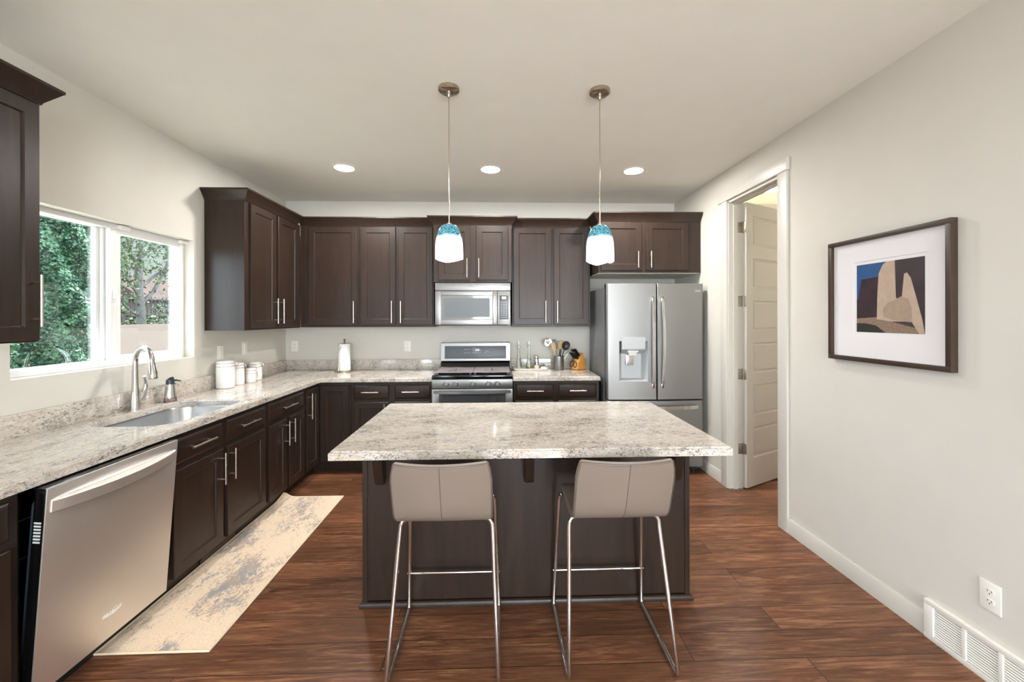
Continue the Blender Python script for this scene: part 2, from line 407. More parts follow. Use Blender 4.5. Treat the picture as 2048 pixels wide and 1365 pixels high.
# ------------------------------------------------------------------ room shell
struct('floor', MB().box(XL-.2, 3.6, YF-.2, YB+.2, -.12, 0), 'floor')
struct('ceiling', MB().box(XL-.2, 3.6, YF-.2, YB+.2, ZC, ZC+.15), 'ceil')
wt = .17
b = MB()                                                     # left wall around the window
b.box(XL-wt, XL, YF-.2, LWIN[0], 0, ZC).box(XL-wt, XL, LWIN[1], WX0, 0, ZC).box(XL-wt, XL, LWIN[0], LWIN[1], 0, LWIN[2]).box(XL-wt, XL, LWIN[0], LWIN[1], LWIN[3], ZC)
b.box(XL-wt, XL, WX1, YB+.2, 0, ZC).box(XL-wt, XL, WX0, WX1, 0, WZ0).box(XL-wt, XL, WX0, WX1, WZ1, ZC)
struct('wall_left', b, 'wall')
struct('wall_back', MB().box(XL, 3.6, YB, YB+.2, 0, ZC), 'wall')
DY0, DY1, DZ = 2.80, 3.452, 2.452                            # pantry opening
b = MB(); RW = .115
b.box(XR, XR+RW, YF-.2, DY0, 0, ZC).box(XR, XR+RW, DY1, YB, 0, ZC).box(XR, XR+RW, DY0, DY1, DZ, ZC)
struct('wall_right', b, 'wall')
b = MB()                                                     # rear wall with two tall windows, the wider one added for fill light
xs = [XL, RWIN[0][0], RWIN[0][1], RWIN[1][0], RWIN[1][1], XR]
b.box(XL, XR, YF-.15, YF, 0, .35).box(XL, XR, YF-.15, YF, 2.45, ZC)
for i in (0, 2, 4): b.box(xs[i], xs[i+1], YF-.15, YF, .35, 2.45)
struct('wall_rear', b, 'wall')
struct('wall_pantry_front', MB().box(XR+RW, 3.6, 1.9, 2.0, 0, ZC), 'wall')
struct('wall_pantry_right', MB().box(3.45, 3.6, 2.0, YB, 0, ZC), 'wall')
# baseboards
bp = [(0, 0), (.014, 0), (.014, .094), (.009, .1), (0, .1)]
struct('baseboard_right', MB().sweep([(XR, DY0-.088), (XR, 1.82)], bp), 'trim')
struct('baseboard_right_near', MB().sweep([(XR, .70), (XR, YF)], bp), 'trim')
struct('baseboard_fridge', MB().sweep([(XR, YB), (XR, DY1+.085)], bp), 'trim')
# door casing, header, jambs
b = MB(); ct = .018
b.box(XR-ct, XR, DY1-.006, DY1+.082, 0, DZ+.006, .003).box(XR-ct, XR, DY0-.086, DY0+.006, 0, DZ+.006, .003)
b.box(XR-ct-.006, XR, DY0-.095, DY1+.125, DZ+.006, DZ+.094, .003)
struct('trim_1', b, 'trim')
b = MB()
b.box(XR-.002, XR+RW+.002, DY1-.016, DY1, 0, DZ).box(XR-.002, XR+RW+.002, DY0, DY0+.016, 0, DZ).box(XR-.002, XR+RW+.002, DY0, DY1, DZ-.016, DZ)
b.box(XR+.035, XR+.07, DY1-.028, DY1-.016, 0, DZ-.016).box(XR+.035, XR+.07, DY0+.016, DY0+.028, 0, DZ-.016).box(XR+.035, XR+.07, DY0+.016, DY1-.016, DZ-.028, DZ-.016)
struct('trim_2', b, 'trim')

# pantry door leaf, swung open
dd = Vector((.89, .456, 0)).normalized(); dn = Vector((dd.y, -dd.x, 0))
HX, HY = 2.1035, 3.408
TD = frame(dd, (0, 0, 1), dn, (HX, HY, .012))
dw, dh, dt = .61, 2.424, .035
b = MB(TD); us = [0, .095, dw-.095, dw]
pz = [(2.058-.363*k, 2.318-.363*k) for k in range(6)][::-1]
vs, fs = [], []
def q4(a): 
    i = len(vs); vs.extend(a); fs.append((i, i+1, i+2, i+3))
zs = [0]+[z for p in pz for z in p]+[dh]
q4([(0, 0, -dt), (0, dh, -dt), (dw, dh, -dt), (dw, 0, -dt)])
for A, B in (((0, 0), (dw, 0)), ((dw, 0), (dw, dh)), ((dw, dh), (0, dh)), ((0, dh), (0, 0))):
    q4([(*A, 0), (*B, 0), (*B, -dt), (*A, -dt)])
for i in range(3):
    for j in range(len(zs)-1):
        u0, u1, z0, z1 = us[i], us[i+1], zs[j], zs[j+1]
        if i == 1 and j % 2 == 1:
            r0 = [(u0, z0), (u1, z0), (u1, z1), (u0, z1)]
            lv = [(0, 0), (.007, -.008), (.016, -.009), (.026, -.003)]
            rg = [[(u0+a, z0+a, n), (u1-a, z0+a, n), (u1-a, z1-a, n), (u0+a, z1-a, n)] for a, n in lv]
            for A, B in zip(rg, rg[1:]):
                for k in range(4): q4([A[k], A[(k+1) % 4], B[(k+1) % 4], B[k]])
            q4(rg[-1])
        else: q4([(u0, z0, 0), (u1, z0, 0), (u1, z1, 0), (u0, z1, 0)])
b.raw(vs, fs)
bmesh.ops.remove_doubles(b.b, verts=b.b.verts[:], dist=1e-5)
bmesh.ops.recalc_face_normals(b.b, faces=b.b.faces[:])
door = b.build('door_1', 'trim', base=False, smooth=25); door['kind'] = 'structure'
for hz in (2.228, 1.598, .976, .341):
    h = MB(); hx, hy = XR+RW+.006, DY1-.022
    h.cyl((hx, hy, hz-.05), (hx, hy, hz+.05), .0065, 12)
    h.box(hx-.046, hx, DY1-.0185, DY1-.0155, hz-.045, hz+.045, .001)
    h.T = TD; h.box(-.003, .0005, hz-.057, hz+.033, -.032, -.002, .001); h.T = I4
    ho = h.build('hinge', 'hinge', door)
    s_ = MB()
    for k in (-.028, 0, .028): s_.cyl((hx-.034+.012*(k == 0), DY1-.0184, hz+k), (hx-.034+.012*(k == 0), DY1-.0195, hz+k), .0035, 8)
    s_.build('screw', 'nickel', ho)
kn = MB(TD); kn.cyl((dw-.06, .95, 0), (dw-.06, .95, .012), .027, 20).cyl((dw-.06, .95, .012), (dw-.06, .95, .045), .011, 12).lathe((0, 0, 0), [(0, 0)], 3)
kn.tube([(dw-.06, .95, .04), (dw-.1, .95, .048), (dw-.17, .95, .046)], .008, 10)
kn.build('door_handle', 'nickel', door)

# ------------------------------------------------------------------ kitchen window
XF = XL-.072                                                  # inner face of the vinyl frame
yc = 2.602
wf = MB()
for y0, y1, z0, z1 in ((WX0, WX1, WZ0, WZ0+.035), (WX0, WX1, WZ1-.03, WZ1), (WX0, WX0+.03, WZ0+.035, WZ1-.03), (WX1-.03, WX1, WZ0+.035, WZ1-.03)):
    wf.box(XF-.085, XF, y0, y1, z0, z1, .003)
wf.box(XF-.085, XF-.03, yc-.035, yc+.02, WZ0+.035, WZ1-.03, .003)
win = struct('window_1', wf, 'vinyl')
def sash(name, y0, y1, x, rail, st0, st1, d=.03):
    z0, z1 = WZ0+.03, WZ1-.025
    s_ = MB()
    s_.box(x-d, x, y0, y1, z0, z0+rail, .003).box(x-d, x, y0, y1, z1-rail, z1, .003).box(x-d, x, y0, y0+st0, z0+rail, z1-rail, .003).box(x-d, x, y1-st1, y1, z0+rail, z1-rail, .003)
    o = s_.build(name, 'vinyl', win)
    g = MB(); g.box(x-d*.6, x-d*.4, y0+st0-.002, y1-st1+.002, z0+rail-.002, z1-rail+.002)
    g.build('pane', 'pane', o); return o
sash('fixed_sash', WX0+.02, yc+.058, XF-.048, .008, .01, .115, .028)
rs = sash('sliding_sash', yc+.018, WX1-.022, XF-.006, .03, .042, .034)
mu = MB(); mu.box(XF-.028, XF+.004, yc-.02, yc+.02, WZ0+.035, WZ1-.03, .006); mu.build('meeting_rail', 'vinyl', win)
lk = MB(); lk.box(XF+.004, XF+.012, yc-.024, yc+.010, 1.565, 1.650, .004).box(XF+.012, XF+.024, yc-.016, yc+.002, 1.582, 1.634, .006)
lk.build('sash_lock', 'vinyl', win)
cl = MB()
for y in (2.66, 3.15): cl.box(XF, XF+.03, y-.035, y+.035, WZ1-.028, WZ1-.004, .004)
cl.build('blind_bracket', 'white_plastic', win)
# frames of the living-room windows and of the added fill one
def winframe(n, T, u0, u1, v0, v1):
    b = MB(T)
    for a in ((u0, u0+.05, v0, v1), (u1-.05, u1, v0, v1), (u0+.05, u1-.05, v0, v0+.05), (u0+.05, u1-.05, v1-.05, v1), (u0+.05, u1-.05, 1.55, 1.59)): b.box(a[0], a[1], a[2], a[3], -.08, -.02)
    struct('window_%d' % n, b, 'vinyl')
TRR = frame((-1, 0, 0), (0, 0, 1), (0, 1, 0), (0, YF, 0))
for k, (x0, x1, z0, z1) in enumerate(RWIN): winframe(k+2, TRR, -x1, -x0, z0, z1)
winframe(4, frame((0, 1, 0), (0, 0, 1), (1, 0, 0), (XL, 0, 0)), *LWIN)

# ------------------------------------------------------------------ cabinets
def shaker(T, u0, u1, v0, v1, t=.02, rail=.057, rec=.008):
    vs, fs = [], []
    lv = [(0, 0), (0, t-.003), (.003, t), (rail, t), (rail+.004, t-.003), (rail+.006, t-rec)]
    for a, n in lv: vs += [(u0+a, v0+a, n), (u1-a, v0+a, n), (u1-a, v1-a, n), (u0+a, v1-a, n)]
    for i in range(len(lv)-1):
        for k in range(4): fs.append((i*4+k, i*4+(k+1) % 4, i*4+4+(k+1) % 4, i*4+4+k))
    fs.append((3, 2, 1, 0)); e = 4*(len(lv)-1); fs.append((e, e+1, e+2, e+3))
    return MB(T).raw(vs, fs)
def slab(T, u0, u1, v0, v1, t=.02):
    vs, fs = [], []
    lv = [(0, 0), (0, t-.009), (.004, t-.007), (.012, t-.001), (.016, t)]
    for a, n in lv: vs += [(u0+a, v0+a, n), (u1-a, v0+a, n), (u1-a, v1-a, n), (u0+a, v1-a, n)]
    for i in range(len(lv)-1):
        for k in range(4): fs.append((i*4+k, i*4+(k+1) % 4, i*4+4+(k+1) % 4, i*4+4+k))
    fs.append((3, 2, 1, 0)); e = 4*(len(lv)-1); fs.append((e, e+1, e+2, e+3))
    return MB(T).raw(vs, fs)
def pull(T, parent, hv, u, v, ln, t=.02):
    b = MB(T); e = .031; po = ln/2-.032
    if hv == 'v':
        b.cyl((u, v-ln/2, t+e), (u, v+ln/2, t+e), .006, 12)
        for s_ in (-po, po): b.cyl((u, v+s_, t), (u, v+s_, t+e), .0045, 10)
    else:
        b.cyl((u-ln/2, v, t+e), (u+ln/2, v, t+e), .006, 12)
        for s_ in (-po, po): b.cyl((u+s_, v, t), (u+s_, v, t+e), .0045, 10)
    b.build('handle', 'nickel', parent)
crown_p = [(-.004, 2.386), (.006, 2.386), (.009, 2.396), (.052, 2.455), (.056, 2.458), (.056, 2.470), (-.004, 2.470)]
TL = frame((0, 1, 0), (0, 0, 1), (1, 0, 0), (-1.682, 0, 0))     # left base faces: u=y
TLU = frame((0, 1, 0), (0, 0, 1), (1, 0, 0), (-1.980, 0, 0))    # left upper faces
TB = frame((1, 0, 0), (0, 0, 1), (0, -1, 0), (0, 3.905, 0))     # back base faces: u=x
TBU = frame((1, 0, 0), (0, 0, 1), (0, -1, 0), (0, 4.190, 0))
TBM = frame((1, 0, 0), (0, 0, 1), (0, -1, 0), (0, 4.112, 0))
TBF = frame((1, 0, 0), (0, 0, 1), (0, -1, 0), (0, 3.920, 0))
def cabinet(name, label, T, box, items, toe=False, crown=None, hollow=False, extra=None):
    u0, u1, v0, v1, dep = box
    c = T @ Vector(((u0+u1)/2, 0 if toe else v0, -dep/2))
    r = root(name, c, label, 'cabinet')
    b = MB(T)
    if hollow:
        for q in ((u0, u0+.018, .105, v1, -dep, -.02), (u1-.018, u1, .105, v1, -dep, -.02), (u0+.018, u1-.018, .105, v1, -dep, -dep+.012), (u0+.018, u1-.018, .105, .123, -dep+.012, -.02), (u0, u1, .105, v1, -.02, 0)): b.box(*q)
    else: b.box(u0, u1, .105 if toe else v0, v1, -dep, 0, .0015, 1)
    if extra:
        for e in extra: b.box(*e)
    b.build('carcass', 'wood', r)
    if toe: MB(T).box(u0+.001, u1-.001, 0, .105, -dep, -.078).build('toe_kick', 'wood', r)
    for it in items:
        k, a0, a1, b0, b1 = it[:5]
        o = (shaker if k == 'door' else slab)(T, a0, a1, b0, b1).build(k, 'wood', r, smooth=25)
        if len(it) > 5: pull(T, o, *it[5:])
    if crown: MB().sweep(crown, crown_p).build('crown_molding', 'wood', r, smooth=25)
    return r
# left base run
cabinet('base_cabinet', 'dark base cabinet left of the dishwasher, cut by the photo edge', TL, (.86, 1.497, 0, .862, .603),
        [('drawer', .90, 1.462, .700, .833, 'h', 1.18, .767, .19), ('door', .90, 1.462, .118, .672, 'v', .94, .56, .19)], toe=True)
cabinet('sink_cabinet', 'dark wood base cabinet under the sink with two drawer fronts', TL, (2.138, 3.024, 0, .862, .603),
        [('drawer', 2.168, 2.546, .700, .833, 'h', 2.35, .769, .19), ('drawer', 2.588, 3.003, .700, .833, 'h', 2.79, .769, .19),
         ('door', 2.168, 2.546, .118, .672, 'v', 2.520, .560, .19), ('door', 2.588, 3.003, .118, .672, 'v', 2.614, .560, .19)], toe=True, hollow=True)
cabinet('base_cabinet', 'dark base cabinet with one drawer over two narrow doors, right of the sink cabinet', TL, (3.026, 3.612, 0, .862, .603),
        [('drawer', 3.048, 3.588, .700, .833, 'h', 3.315, .769, .19),
         ('door', 3.048, 3.301, .118, .672, 'v', 3.277, .560, .19), ('door', 3.340, 3.590, .118, .672, 'v', 3.366, .560, .19)], toe=True)
# corner cabinet: two leaves meeting in the inner corner
cc = root('corner_base_cabinet', (-1.98, 4.2, 0), 'dark corner base cabinet with two tall doors meeting at the inside corner', 'cabinet')
b = MB(); b.box(XL+.003, -1.682, 3.614, YB-.003, .105, .862, .0015, 1).box(-1.682, -1.380, 3.905, YB-.003, .105, .862, .0015, 1); b.build('carcass', 'wood', cc)
b = MB(); b.box(XL+.003, -1.760, 3.616, YB-.003, 0, .105).box(-1.760, -1.382, 3.983, YB-.003, 0, .105); b.build('toe_kick', 'wood', cc)
o = shaker(TL, 3.634, 3.880, .118, .833).build('door', 'wood', cc, smooth=25); pull(TL, o, 'v', 3.672, .686, .225)
shaker(TB, -1.655, -1.395, .118, .833).build('door', 'wood', cc, smooth=25)
# back base run
cabinet('base_cabinet', 'dark base cabinet with two drawers, left of the range', TB, (-1.378, -.624, 0, .862, .608),
        [('drawer', -1.350, -1.026, .700, .833, 'h', -1.190, .769, .157), ('drawer', -.970, -.640, .700, .833, 'h', -.815, .769, .157),
         ('door', -1.350, -1.026, .118, .672, 'v', -1.058, .565, .19), ('door', -.970, -.640, .118, .672, 'v', -.94, .565, .19)], toe=True)
cabinet('base_cabinet', 'dark base cabinet with two drawers, between range and refrigerator', TB, (.146, .966, 0, .862, .608),
        [('drawer', .168, .527, .700, .833, 'h', .350, .769, .157), ('drawer', .576, .938, .700, .833, 'h', .757, .769, .157),
         ('door', .168, .527, .118, .672, 'v', .495, .565, .19), ('door', .576, .938, .118, .672, 'v', .608, .565, .19)], toe=True)
# upper cabinets
ZU = 1.370
cabinet('wall_cabinet', 'dark wall cabinet in the near left corner, in front of the window', TLU, (1.19, 1.842, ZU-.008, 2.39, .305),
        [('door', 1.50, 1.830, ZU, 2.378, 'v', 1.806, 1.538, .22), ('door', 1.20, 1.47, ZU, 2.378)],
        crown=[(-1.978, 1.19), (-1.978, 1.842), (XL+.002, 1.842)])
r = cabinet('wall_cabinet', 'dark wall cabinet on the window wall with plain end panel facing the camera', TLU, (3.288, 4.188, ZU-.004, 2.39, .305),
        [('door', 3.339, 3.708, ZU+.014, 2.378, 'v', 3.680, 1.525, .22), ('door', 3.750, 4.108, ZU+.014, 2.378, 'v', 3.778, 1.525, .22)],
        crown=[(XL+.002, 3.288), (-1.978, 3.288), (-1.978, 4.13)])
MB().box(XL+.003, -1.981, 3.282, 3.289, ZU-.004, 2.386).build('end_panel', 'wood', r)
cabinet('corner_wall_cabinet', 'dark wall cabinet with one wide door in the back left corner', TBU, (-1.978, -1.392, ZU, 2.39, .322),
        [('door', -1.893, -1.409, ZU+.022, 2.378, 'v', -1.437, 1.522, .22)], crown=[(-1.978, 4.192), (-1.392, 4.192)])
cabinet('wall_cabinet', 'dark two-door wall cabinet left of the microwave', TBU, (-1.390, -.646, ZU, 2.39, .322),
        [('door', -1.372, -1.030, ZU+.022, 2.378, 'v', -1.062, 1.522, .22), ('door', -1.004, -.656, ZU+.022, 2.378, 'v', -.972, 1.522, .22)],
        crown=[(-1.390, 4.192), (-.646, 4.192)])
cabinet('wall_cabinet', 'short dark two-door wall cabinet above the microwave', TBM, (-.640, .140, 1.815, 2.39, .400),
        [('door', -.588, -.274, 1.838, 2.374, 'v', -.304, 1.955, .187), ('door', -.217, .103, 1.838, 2.374, 'v', -.188, 1.955, .187)],
        crown=[(-.640, 4.19), (-.640, 4.114), (.140, 4.114), (.140, 4.19)])
cabinet('wall_cabinet', 'dark two-door wall cabinet between microwave and refrigerator', TBU, (.146, .948, ZU, 2.39, .322),
        [('door', .159, .546, ZU+.022, 2.378, 'v', .485, 1.522, .22), ('door', .571, .930, ZU+.022, 2.378, 'v', .603, 1.522, .22)],
        crown=[(.146, 4.192), (.948, 4.192)])
r = cabinet('wall_cabinet', 'short deep dark two-door wall cabinet above the refrigerator', TBF, (.964, XR-.006, 1.893, 2.39, .590),
        [('door', .992, 1.384, 1.915, 2.374, 'v', 1.340, 2.016, .157), ('door', 1.428, 1.838, 1.915, 2.374, 'v', 1.465, 2.016, .157)],
        crown=[(.964, 4.2), (.964, 3.922), (XR-.006, 3.922)])
MB().box(.968, XR-.01, 3.925, 4.505, 1.889, 1.8935).build('underside_panel', 'trim', r)
# floor register in the toe kick of the sink cabinet
g = MB(); g.box(-1.757, -1.748, 2.48, 2.79, .012, .098, .002, mi=0)
for k in range(26): g.box(-1.749, -1.7465, 2.50+k*.0107, 2.504+k*.0107, .05, .09, mi=1)
tag(g.build('toe_kick_register', ['bronze', 'slot']), 'bronze slotted air register in the toe kick under the sink cabinet', 'vent')

# ------------------------------------------------------------------ counters
CT, CTH = .9016, .038
def countertop(outer, holes, mat, bev=.006):
    t = bmesh.new(); es = []
    for lp in [outer]+holes:
        q = [t.verts.new((x, y, CT-CTH)) for x, y in lp]
        es += [t.edges.new((q[i], q[(i+1) % len(q)])) for i in range(len(q))]
    bmesh.ops.triangle_fill(t, use_beauty=True, use_dissolve=False, edges=es)
    bmesh.ops.recalc_face_normals(t, faces=t.faces[:])
    ex = bmesh.ops.extrude_face_region(t, geom=t.faces[:])
    bmesh.ops.translate(t, verts=[v for v in ex['geom'] if isinstance(v, bmesh.types.BMVert)], vec=(0, 0, CTH))
    bmesh.ops.recalc_face_normals(t, faces=t.faces[:])
    ed = [e for e in t.edges if len(e.link_faces) == 2 and all(v.co.z > CT-.001 for v in e.verts) and e.calc_face_angle(0) > .7]
    bmesh.ops.bevel(t, geom=ed, offset=bev, segments=3, affect='EDGES')
    b = MB(); b._add(t); return b
def rrect(x0, x1, y0, y1, r, n=7):
    o = []
    for cx, cy, a in ((x1-r, y1-r, 0), (x0+r, y1-r, 90), (x0+r, y0+r, 180), (x1-r, y0+r, 270)):
        for i in range(n+1): o.append((cx+r*math.cos(R_(a+90*i/n)), cy+r*math.sin(R_(a+90*i/n))))
    return o
SX0, SX1, SY0, SY1, SR = -2.178, -1.728, 2.198, 2.892, .125
XE, YE = -1.645, 3.873
b = countertop([(XL+.002, .55), (XE, .55), (XE, YE), (-.622, YE), (-.622, YB-.002), (XL+.002, YB-.002)], [rrect(SX0, SX1, SY0, SY1, SR)], 'granite_y')
ctl = tag(b.build('countertop', 'granite_y'), 'L-shaped cream granite countertop running under the window to the range', 'countertop')
b = MB(); b.box(XL+.002, XL+.022, .55, YB-.002, CT, 1.011, .002).box(XL+.022, -.622, YB-.022, YB-.002, CT, 1.011, .002)
b.build('backsplash', 'granite_y', ctl)
b = countertop([(.142, YE), (.972, YE), (.972, YB-.002), (.142, YB-.002)], [], 'granite_x')
ctr = tag(b.build('countertop', 'granite_x'), 'short cream granite countertop between range and refrigerator', 'countertop')
MB().box(.142, .972, YB-.022, YB-.002, CT, 1.011, .002).build('backsplash', 'granite_x', ctr)

# sink
t = MB(); lp = []
for ins, z in ((-.012, CT-CTH-.001), (.004, CT-CTH-.001), (.008, CT-CTH-.01), (.016, .70), (.035, .672), (.07, .664)):
    lp.append([(x, y, z) for x, y in rrect(SX0+ins, SX1-ins, SY0+ins, SY1-ins, max(.04, SR-ins))])
n = len(lp[0]); vs = [p for l in lp for p in l]; fs = []
for i in range(len(lp)-1):
    for k in range(n): fs.append((i*n+k, i*n+(k+1) % n, (i+1)*n+(k+1) % n, (i+1)*n+k))
fs.append(tuple(range((len(lp)-1)*n, len(lp)*n)))
t.raw(vs, fs)
snk = root('sink', (-1.953, 2.545, .66), 'undermount stainless sink bowl set in the granite below the window', 'sink')
t.build('bowl', 'steel_sink', snk)
MB().lathe((-1.99, 2.545, .664), [(0, .003), (.03, .003), (.042, .006), (.048, .0)], 24).build('drain', 'steel_pol', snk)

# faucet
fx, fy = -2.226, 2.60; fa = R_(-25); fd = Vector((math.cos(fa), math.sin(fa), 0))
fr = root('faucet', (fx, fy, CT), 'tall brushed gooseneck faucet with side lever behind the sink', 'faucet')
b = MB(); b.lathe((fx, fy, CT), [(0, 0), (.029, 0), (.029, .004), (.0275, .02), (.0235, .07), (.0195, .12), (.0165, .165), (.0158, .19), (.0158, .24)], 28); b.build('body', 'steel_pol', fr)
ra = .088; P = [Vector((fx, fy, CT+.235))]
for i in range(17):
    a = math.pi-math.pi*1.02*i/16
    P.append(Vector((fx, fy, CT+.296))+fd*(ra+ra*math.cos(a))+Vector((0, 0, ra*math.sin(a))))
b = MB(); b.tube(P, .0145, 16); b.build('spout', 'steel_pol', fr)
e = P[-1]; dr = (fd*.18+Vector((0, 0, -1))).normalized()
b = MB(); b.tube([e+dr*s_ for s_ in (-.012, .0, .02, .06, .088, .094)], [.0152, .0158, .0175, .0225, .0235, .021], 18); hd = b.build('spray_head', 'steel_pol', fr)
b = MB(); b.tube([(fx, fy+.012, CT+.05), (fx+.004, fy+.04, CT+.078), (fx+.006, fy+.056, CT+.108)], [.017, .0165, .0185], 14); b.build('lever_base', 'steel_pol', fr)
b = MB(); b.tube([(fx+.006, fy+.056, CT+.106), (fx+.01, fy+.064, CT+.135), (fx+.014, fy+.058, CT+.165), (fx+.02, fy+.042, CT+.20)], [.0165, .013, .009, .0075], 14); b.build('lever', 'chrome', fr)
# soap dispenser
sx, sy = -2.205, 2.842
so = root('soap_dispenser', (sx, sy, CT), 'steel soap dispenser with charcoal pump top beside the faucet', 'soap dispenser')
MB().lathe((sx, sy, CT), [(0, .001), (.036, .001), (.037, .006), (.0345, .03)], 24).build('soap_base', 'soap_liquid', so)
MB().lathe((sx, sy, CT), [(.0345, .03), (.026, .108), (.0245, .118), (0, .118)], 24).build('body', 'steel_pol', so)
b = MB(); b.lathe((sx, sy, CT), [(0, .118), (.0245, .118), (.0225, .146), (.012, .152), (0, .152)], 20)
b.prism([(sx-.02, CT+.146), (sx+.02, CT+.146), (sx+.014, CT+.168), (sx-.004, CT+.158)], 'y', sy-.014, sy+.014, .003)
b.tube([(sx, sy+.01, CT+.142), (sx+.03, sy+.022, CT+.141), (sx+.05, sy+.03, CT+.134)], [.008, .006, .003], 8); b.build('pump_top', 'grey_plastic', so)

# canisters
def canister(x, y, r, h, label):
    c = root('canister', (x, y, CT), label, 'canister', 'white clamp-lid canisters by the window')
    hb = h-.038
    MB().lathe((x, y, CT), [(0, 0), (r*.9, 0), (r*.98, .004), (r, .02), (r, hb-.012), (r*.97, hb-.004), (r*.94, hb), (0, hb)], 32).build('jar', 'ceramic', c)
    MB().lathe((x, y, CT), [(0, hb+.003), (r*.95, hb+.003), (r*.98, hb+.01), (r*.98, hb+.022), (r*.9, hb+.032), (r*.7, hb+.037), (0, hb+.038)], 32).build('lid', 'ceramic', c)
    MB().lathe((x, y, CT), [(r*.93, hb-.001), (r*.985, hb-.001), (r*.985, hb+.0045), (r*.93, hb+.0045)], 32).build('gasket', 'paper', c)
    b = MB()
    for z in (hb-.009, hb+.016):
        b.tube([(x+(r+.0015)*math.cos(a*math.pi/16), y+(r+.0015)*math.sin(a*math.pi/16), CT+z) for a in range(33)], .0016, 6, cap=False)
    ca = R_(30); cx_, cy_ = x+(r+.004)*math.cos(ca), y+(r+.004)*math.sin(ca)
    for s_ in (-.011, .011):
        px, py = cx_-math.sin(ca)*s_, cy_+math.cos(ca)*s_
        b.tube([(px, py, CT+hb+.017), (px+.006*math.cos(ca), py+.006*math.sin(ca), CT+hb+.004), (px+.004*math.cos(ca), py+.004*math.sin(ca), CT+hb-.03), (cx_+.004*math.cos(ca), cy_+.004*math.sin(ca), CT+hb-.045)], .0016, 6)
    b.build('clamp_wire', 'steel_pol', c)
canister(-2.197, 3.392, .066, .222, 'largest white clamp-lid canister, nearest the window')
canister(-2.203, 3.545, .056, .19, 'second largest white clamp-lid canister, between the largest and the smallest')
canister(-2.160, 3.668, .042, .128, 'smallest white clamp-lid canister, low in front of the farthest one')
canister(-2.206, 3.815, .054, .168, 'white clamp-lid canister farthest from the window, behind the smallest')

# paper towels: holder and roll
px, py = -1.604, 4.356
ph = root('paper_towel_holder', (px, py, CT), 'steel paper towel holder standing in the back left counter', 'paper towel holder')
MB().lathe((px, py, CT), [(0, 0), (.097, 0), (.098, .004), (.098, .009), (.09, .014), (0, .016)], 36).build('base', 'brass_nickel', ph)
MB().lathe((px, py, CT), [(0, .014), (.007, .014), (.007, .322), (.014, .334), (.017, .341), (0, .343)], 16).build('post', 'steel_pol', ph)
b = MB(); b.tube([(px-.038, py-.062, CT+.012), (px-.038, py-.063, CT+.20), (px-.02, py-.066, CT+.25), (px-.006, py-.068, CT+.262)], .0028, 8)
b.tube([(px-.038, py-.062, CT+.01), (px-.038, py-.062, CT+.045)], .007, 10); b.build('tension_arm', 'steel_pol', ph)
b = MB(); b.lathe((px, py, CT+.0165), [(.012, 0), (.060, 0), (.0605, .002), (.0605, .272), (.059, .276), (.012, .276), (.012, 0)], 36)
tag(b.build('paper_towel_roll', 'paper'), 'white paper towel roll on the steel holder', 'paper towel')

# ------------------------------------------------------------------ range
RX0, RX1, RY = -.619, .138, 3.868
rg = root('range', ((RX0+RX1)/2, 4.19, 0), 'stainless gas range with grey backguard between the back cabinets', 'range')
b = MB(); b.box(RX0+.004, RX1-.004, 3.90, 4.50, .02, .888, .003); b.build('body', 'black_matte', rg)
b = MB(); b.box(RX0, RX1, RY+.002, 4.44, .888, .921, .006); b.build('cooktop', 'black', rg)
MB().box(RX0+.03, RX1-.03, 3.90, 4.39, .9205, .9235).build('under_grate_shade', 'dark_void', rg)  # added near-black sheet, shade under the grates put into its colour
b = MB(); b.box(RX0, RX1, RY-.006, 3.90, .800, .884, .004); kp = b.build('control_panel', 'steel_h', rg)
for kx in (-.484, -.397, -.236, -.089, -.007):
    b = MB(); T = frame((1, 0, 0), (0, 0, 1), (0, -1, 0), (kx, RY-.006, .843))
    b.T = T; b.lathe((0, 0, 0), [(0, 0), (.026, 0), (.026, .004), (.022, .008), (.021, .02), (.018, .024), (0, .024)], 24).box(-.0055, .0055, -.021, .021, .018, .036, .003)
    b.build('knob', 'steel', rg)
b = MB()
y0 = RY-.002
b.box(RX0, RX0+.068, y0, 3.898, .30, .792, .003).box(RX1-.068, RX1, y0, 3.898, .30, .792, .003).box(RX0+.068, RX1-.068, y0, 3.898, .748, .792, .003).box(RX0+.068, RX1-.068, y0, 3.898, .30, .37, .003)
dr_ = b.build('oven_door', 'steel_h', rg)
MB().box(RX0+.066, RX1-.066, y0+.004, 3.896, .368, .75).build('oven_window', 'oven_glass', dr_)
b = MB(); n = 17
b.tube([(RX0+.02+(RX1-RX0-.04)*i/(n-1), y0-.012-.036*math.sin(math.pi*i/(n-1))**.7, .768) for i in range(n)], .012, 10, sq=(.018, .026))
b.build('oven_handle', 'steel_h', dr_)
MB().box(RX0, RX1, y0, 3.898, .06, .292, .003).build('storage_drawer', 'steel_h', rg)
MB().box(RX0+.02, RX1-.02, 3.93, 4.48, 0, .06).build('plinth', 'black_matte', rg)
